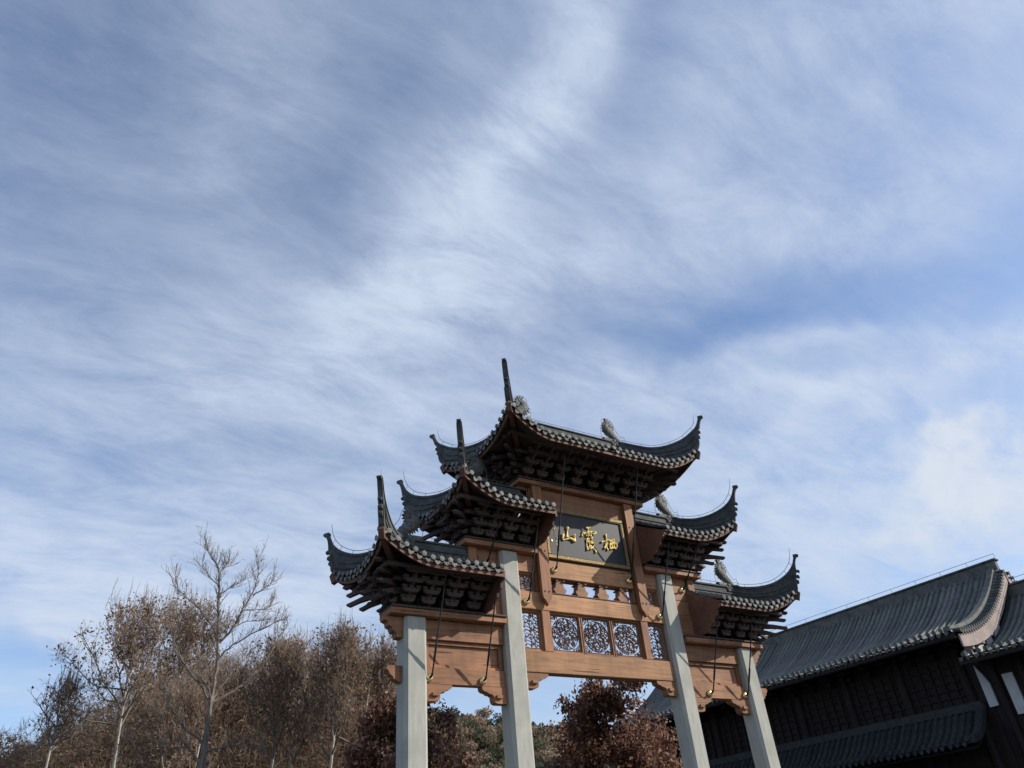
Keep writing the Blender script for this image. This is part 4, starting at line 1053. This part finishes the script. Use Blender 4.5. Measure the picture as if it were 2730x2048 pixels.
for k, pts in BT.items():
    dp = DEP.get(k, 0); n = len(pts)
    pts = [tuple(Vector(p)+VD*dp*(i/(n-1))) for i, p in enumerate(pts)]
    P = [Vector(p) for p in cat_rom(pts, 3)]; r0, r1_ = R0.get(k, (.025, .007)); n = len(P)
    P = [p if k == 'T' or i == 0 else p+Vector(rs.normal(0, .012, 3)) for i, p in enumerate(P)]
    rad = [r0+(r1_-r0)*(i/(n-1))**.8 for i in range(n)]
    (segs if k == 'T' else tw).append((P, rad, 2))
    if k != 'T':
        for i in range(2, n, 1):
            for q in range(rs.integers(2, 6) if i > n*.25 else rs.integers(0, 3)):
                dd = (P[i]-P[i-1]).normalized(); a = Vector(rs.normal(0, 1, 3)); a = (a-dd*a.dot(dd)).normalized()
                o2 = []; t2 = []
                grow(rs, P[i], dd*.7+a*.7+Vector((0, 0, .35)), rs.uniform(.2, .58), max(.007, rad[i]*.4), 1, o2, t2, .5, .35, 4, (1, 3), .6, .0055)
                tw += o2
ends = [p for (p, rd, d) in tw if d <= 1]
tp = np.array(near_tips(ends, 1, rs, .02))-np.array(bare.location)
o = link('fine_twigs', leaves_mesh('fine_twigs', tp, .26, 'haze', rs, -1.0, .045), bare); o['kind'] = 'stuff'
wood_mesh(segs, bare.location).build('trunk', 'bark', bare, smooth=True)
wood_mesh(tw, bare.location).build('branches', 'twig', bare, kind='stuff')

# plane trees with withered leaves
PL = [  # x, y, top z, crown radius, fork height, leaves, lean, label
 (3.4, 33.8, 12.3, 2.75, 7.6, 4200, (-.01, 0), 'tall open plane tree with pale trunk and thin see-through crown beyond the bare tree'),
 (1.4, 36.0, 9.7, 1.35, 7.2, 560, (-.01, 0), 'low sparse plane tree at the outer edge of the wood, furthest from the gate'),
 (5.4, 35.6, 13.1, 2.5, 8.5, 4600, (.0, 0), 'plane tree with thin upright whips directly behind the bare tree'),
 (9.2, 33.8, 11.2, 2.1, 6.2, 5200, (.01, 0), 'brown leaved plane tree with two pale stems next to the bare tree'),
 (10.6, 31.2, 11.1, 2.1, 6.0, 4600, (.03, 0), 'plane tree with rounded reddish crown and leaning pale stems nearest the outer pillar'),
 (13.2, 32.4, 11.0, 2.1, 6.5, 4600, (.02, 0), 'plane tree partly hidden behind the outer stone pillar'),
 (8.0, 40.0, 11.5, 2.6, 7.0, 4500, (0, 0), 'background plane tree with dense brown crown between the pale stemmed trees'),
 (4.9, 31.0, 8.4, 1.9, 4.5, 3600, (0, 0), 'short bushy plane tree below the open crowned one'),
]
for ti, (x, y, zt, cr, fork, nl, lean, lab) in enumerate(PL):
    rs = np.random.default_rng(100+ti)
    t = thing('plane_tree', lab, 'tree', (x, y, 0), 0, 'plane trees in the wood')
    segs = []; tw = []; tips = []
    cz = zt-cr*1.02; cx = x+lean[0]*zt
    for sidx in range(2 if ti in (3, 4, 7) else 1):
        hgt = zt-cr*.45; P = []; ox = rs.uniform(.35, .6)*sidx
        for i in range(11):
            f = i/10; P.append(Vector((x+ox*(1+f)+lean[0]*zt*f*(1+2*sidx)+.09*math.sin(f*5+ti), y+.12*math.cos(f*4+ti)+sidx*.4, hgt*f)))
        rad = [.13*(1-.80*(i/10)) for i in range(11)]
        segs.append((P, rad, 2))
        nlimb = 22 if not sidx else 10
        for k in range(nlimb):
            z0 = fork+(hgt-fork)*(k+rs.uniform(0, 1))/nlimb; f = z0/hgt; i = min(int(f*10), 9); p = P[i].lerp(P[i+1], f*10-i)
            az = k*2.4+rs.uniform(-.5, .5); pol = rs.uniform(.15, 1.0)*(1.9-1.5*(z0-fork)/(hgt-fork+.01))
            pol = min(pol, 1.75); q = rs.uniform(.75, .98)
            e = Vector((cx+cr*q*math.sin(pol)*math.cos(az), y+cr*q*math.sin(pol)*math.sin(az), max(p.z+.4, cz+cr*q*math.cos(pol))))
            mid = p.lerp(e, .5)+Vector((0, 0, -.10*(e-p).length))+Vector(rs.normal(0, .08, 3))
            L_ = [Vector(v) for v in cat_rom([tuple(p), tuple(p.lerp(mid, .55)+Vector(rs.normal(0, .04, 3))), tuple(mid), tuple(mid.lerp(e, .5)+Vector(rs.normal(0, .06, 3))), tuple(e)], 2)]
            r0 = rad[i]*.5+.008; tw.append((L_, [r0*(1-.8*j/(len(L_)-1))+.004 for j in range(len(L_))], 1)); tips.append(L_)
            for j in range(2, len(L_)):
                for _ in range(rs.integers(1, 4)):
                    dd = (L_[j]-L_[j-1]).normalized(); aa = Vector(rs.normal(0, 1, 3)); aa = (aa-dd*aa.dot(dd)).normalized()
                    grow(rs, L_[j], dd*.7+aa*.75+Vector((0, 0, .3)), cr*rs.uniform(.14, .32), max(.007, r0*.4), 1, tw, tips, .5, .3, 4, (2, 4), .6, .006)
    # thin vertical whips on top of the crown
    tall = sorted(tips, key=lambda q: -q[-1].z)[:len(tips)//4]
    for k in range(60):
        e = tall[rs.integers(0, len(tall))][-1]
        tw.append(([e, e+Vector((rs.normal(0, .03), rs.normal(0, .03), rs.uniform(.25, .4))), e+Vector((rs.normal(0, .07), rs.normal(0, .07), rs.uniform(.45, .9)))], [.010, .008, .005], 0))
    wood_mesh(segs, t.location).build('trunk', 'pale', t, smooth=True)
    wood_mesh(tw, t.location).build('branches', 'twig', t, kind='stuff')
    nl = int(nl*.62); pts = np.array(near_tips(tips, max(1, int(nl/max(1, len(tips)))+1), rs, .18))
    pts = pts[rs.permutation(len(pts))[:nl]]-np.array(t.location)
    o = link('foliage', leaves_mesh('foliage', pts, .13, 'leafp', rs), t); o['kind'] = 'stuff'
    tp = np.array(near_tips(tips, 3 if cr > 1.5 else 1, rs, .05))-np.array(t.location)
    o = link('fine_twigs', leaves_mesh('fine_twigs', tp, .38, 'haze', rs, -1.2, .035), t); o['kind'] = 'stuff'
# dense undergrowth of brown twigs and leaves filling the wood (reads as one mass)
rs = np.random.default_rng(7)
def mass(n, azr, rr, top, thick):
    az = np.radians(rs.uniform(azr[0], azr[1], n)); r = rs.uniform(rr[0], rr[1], n)
    zt_ = np.interp(np.degrees(az), [a for a, _ in top], [b for _, b in top])
    bump = .28*np.sin(np.degrees(az)*1.9+r)+.18*np.sin(np.degrees(az)*5.1)
    z = (zt_+bump)*(1-rs.uniform(0, 1, n)**1.25*thick*.75)
    return np.c_[r*np.sin(az), r*np.cos(az), z]
pts = mass(110000, (-14, 24), (40, 50), [(-14, 7.8), (-.6, 8.3), (1.5, 8.7), (3.3, 9.5), (5.7, 10.6), (7.5, 11.8), (14, 12.1), (17, 12.6), (20, 12.4), (22, 11.8), (24, 11.0)], .75)
wood = link('thicket', leaves_mesh('thicket', pts, .20, 'leafb', rs, 0.0, .4), None)
wood['kind'] = 'stuff'; wood['label'] = 'dense brown thicket of twigs and withered leaves filling the wood'; wood['category'] = 'thicket'
pts = mass(170000, (-14, 24), (39, 50), [(-14, 7.8), (-.6, 8.3), (1.5, 8.7), (3.3, 9.6), (5.7, 10.7), (7.5, 12.0), (14, 12.3), (17, 12.9), (20, 12.7), (22, 12.0), (24, 11.2)], .8)
o = link('twig_haze', leaves_mesh('twig_haze', pts, .42, 'haze', rs, -.9, .045), wood); o['kind'] = 'stuff'
b = MB()
for k in range(900):
    az = math.radians(rs.uniform(-14, 24)); r = rs.uniform(40, 50); h = float(np.interp(math.degrees(az), [-14, 0, 4, 7, 24], [6.8, 8.0, 9.6, 11.2, 10.6]))*rs.uniform(.6, 1.04)
    x, y = r*math.sin(az), r*math.cos(az); dx, dy = rs.normal(0, .5, 2)
    b.tube([(x, y, h*.1), (x+dx*.5, y+dy*.5, h*.55), (x+dx, y+dy, h)], [.03, .02, .008], 3, False)
o = b.build('thicket_stems', 'twig', wood); o['kind'] = 'stuff'

# russet trees behind the gate
RTS = [(11.2, 24.8, 7.5, 2.0, 15000, 'russet leaved tree seen between the outer and inner pillar beside the wood', [(0, 0)]),
       (18.9, 24.0, 8.0, 2.2, 17000, 'russet leaved tree filling the middle opening of the gate', [(0, 0)]),
       (14.0, 28.5, 6.2, 1.8, 8000, 'smaller russet tree behind the inner pillar', [(0, 0)]),
       (21.8, 25.5, 6.8, 1.9, 9000, 'russet tree in front of the dark hall wall', [(0, 0)])]
for ti, (x, y, zt, cr, nl, lab, _) in enumerate(RTS):
    rs = np.random.default_rng(300+ti)
    t = thing('russet_tree', lab, 'tree', (x, y, 0), 0, 'russet trees behind the gate')
    segs = []; tw = []; tips = []
    P = [Vector((x+.08*math.sin(i), y+.06*math.cos(i*1.3), zt*.8*i/7)) for i in range(8)]; rad = [.12*(1-.75*i/7) for i in range(8)]
    segs.append((P, rad, 2))
    for k in range(26):
        f = .22+.78*(k+rs.uniform(0, 1))/26; i = min(int(f*7), 6); p = P[i].lerp(P[i+1], f*7-i)
        az = rs.uniform(0, 6.28); ln = cr*(1.75-1.0*f)*rs.uniform(.6, 1)
        grow(rs, p, (math.cos(az), math.sin(az), .35+.6*f), ln, rad[i]*.45+.008, 2, tw, tips, .6, .2, 5, (3, 5), .55, .006)
    wood_mesh(segs, t.location).build('trunk', 'bark', t, smooth=True)
    wood_mesh(tw, t.location).build('branches', 'twig', t, kind='stuff')
    nl = int(nl*.8); pts = near_tips(tips, int(nl/max(1, len(tips)))+1, rs, .15)
    pts = np.array(pts)[rs.permutation(len(pts))[:nl]]-np.array(t.location)
    o = link('foliage', leaves_mesh('foliage', pts, .19, 'leafm', rs, .9, .5), t); o['kind'] = 'stuff'

# trees on the hill: the skyline ones stand alone, the slope below reads as one wood
rs = np.random.default_rng(21)
HT = [(18.5+23*(i+rs.uniform(.1, .9))/26, 163+rs.uniform(-5, 5), 0) for i in range(26)]+[(-9+10*(i+rs.uniform(.1, .9))/7, 170+rs.uniform(-8, 8), 3) for i in range(7)]
LOOK = ['broad', 'narrow', 'ragged', 'low', 'round', 'spreading', 'tall', 'thin']
for hi, (az, r, ring) in enumerate(HT):
    a = math.radians(az); x, y = r*math.sin(a), r*math.cos(a); z0 = hill_h(x, y)
    hgt = rs.uniform(4.5, 7.0)*(1 if ring < 3 else .6); cr = hgt*rs.uniform(.36, .5)
    green = rs.uniform() < (.78 if ring < 3 else .0)
    lab = ('dark green evergreen tree on the hill skyline seen through the gate' if green else 'brown bare looking tree on the hill skyline seen through the gate') if ring < 3 else 'low brown tree on the far slope beyond the open edge of the wood'
    t = thing('hill_tree', lab, 'tree', (x, y, z0-.3), 0, ('evergreen trees on the hill' if green else ('brown trees on the hill' if ring < 3 else 'brown trees on the far slope')))
    b = MB(); b.tube([(0, 0, 0), (.1, 0, hgt*.4), (0, .1, hgt*.8)], [.18, .13, .05], 5)
    for q in range(4):
        an = rs.uniform(0, 6.28); b.tube([(.05, 0, hgt*.4), (cr*.5*math.cos(an), cr*.5*math.sin(an), hgt*.7)], [.08, .03], 4)
    b.build('trunk', 'bark', t)
    nc = 10; cc = [np.array([rs.normal(0, cr*.45), rs.normal(0, cr*.45), hgt*rs.uniform(.25, .92)]) for _ in range(nc)]
    nl = 1500 if ring < 3 else 700
    ci = rs.integers(0, nc, nl); v = rs.normal(size=(nl, 3)); v /= np.linalg.norm(v, axis=1)[:, None]
    pts = np.array(cc)[ci]+v*cr*.46*rs.uniform(.45, 1.05, nl)[:, None]*np.array([1, 1, .75])
    o = link('crown', leaves_mesh('crown', pts, .40, 'leafg' if green else 'leafb', rs, .1, .7), t); o['kind'] = 'stuff'
def slope_wood(name, lab, nclump, per, azr, rr, mat, size):
    az = np.radians(rs.uniform(azr[0], azr[1], nclump)); r = rs.uniform(rr[0], rr[1], nclump)
    cx, cy = r*np.sin(az), r*np.cos(az); cz = np.array([hill_h(a_, b_) for a_, b_ in zip(cx, cy)])+rs.uniform(.6, 4.2, nclump)
    ci = np.repeat(np.arange(nclump), per); n = len(ci); v = rs.normal(size=(n, 3)); v /= np.linalg.norm(v, axis=1)[:, None]
    pts = np.c_[cx, cy, cz][ci]+v*rs.uniform(.8, 2.0, nclump)[ci][:, None]*rs.uniform(.6, 1.05, n)[:, None]*np.array([1, 1, .7])
    o = link(name, leaves_mesh(name, pts, size, mat, rs, .1, .7)); o['kind'] = 'stuff'; o['label'] = lab; o['category'] = 'wood'
slope_wood('hillside_wood', 'dark green wood covering the hill slope seen through the gate', 620, 150, (17, 42), (92, 166), 'leafg', .42)
slope_wood('hillside_scrub', 'brown scrub scattered among the green wood on the hill slope', 330, 130, (17, 42), (90, 160), 'leafb', .42)
slope_wood('far_slope_scrub', 'reddish brown scrub on the far slope beyond the open edge of the wood', 520, 120, (-12, 17), (100, 168), 'leafb', .38)

# ------------------------------------------------------------------ render settings
scene.render.engine = 'CYCLES'
scene.render.resolution_x = 1024; scene.render.resolution_y = 768
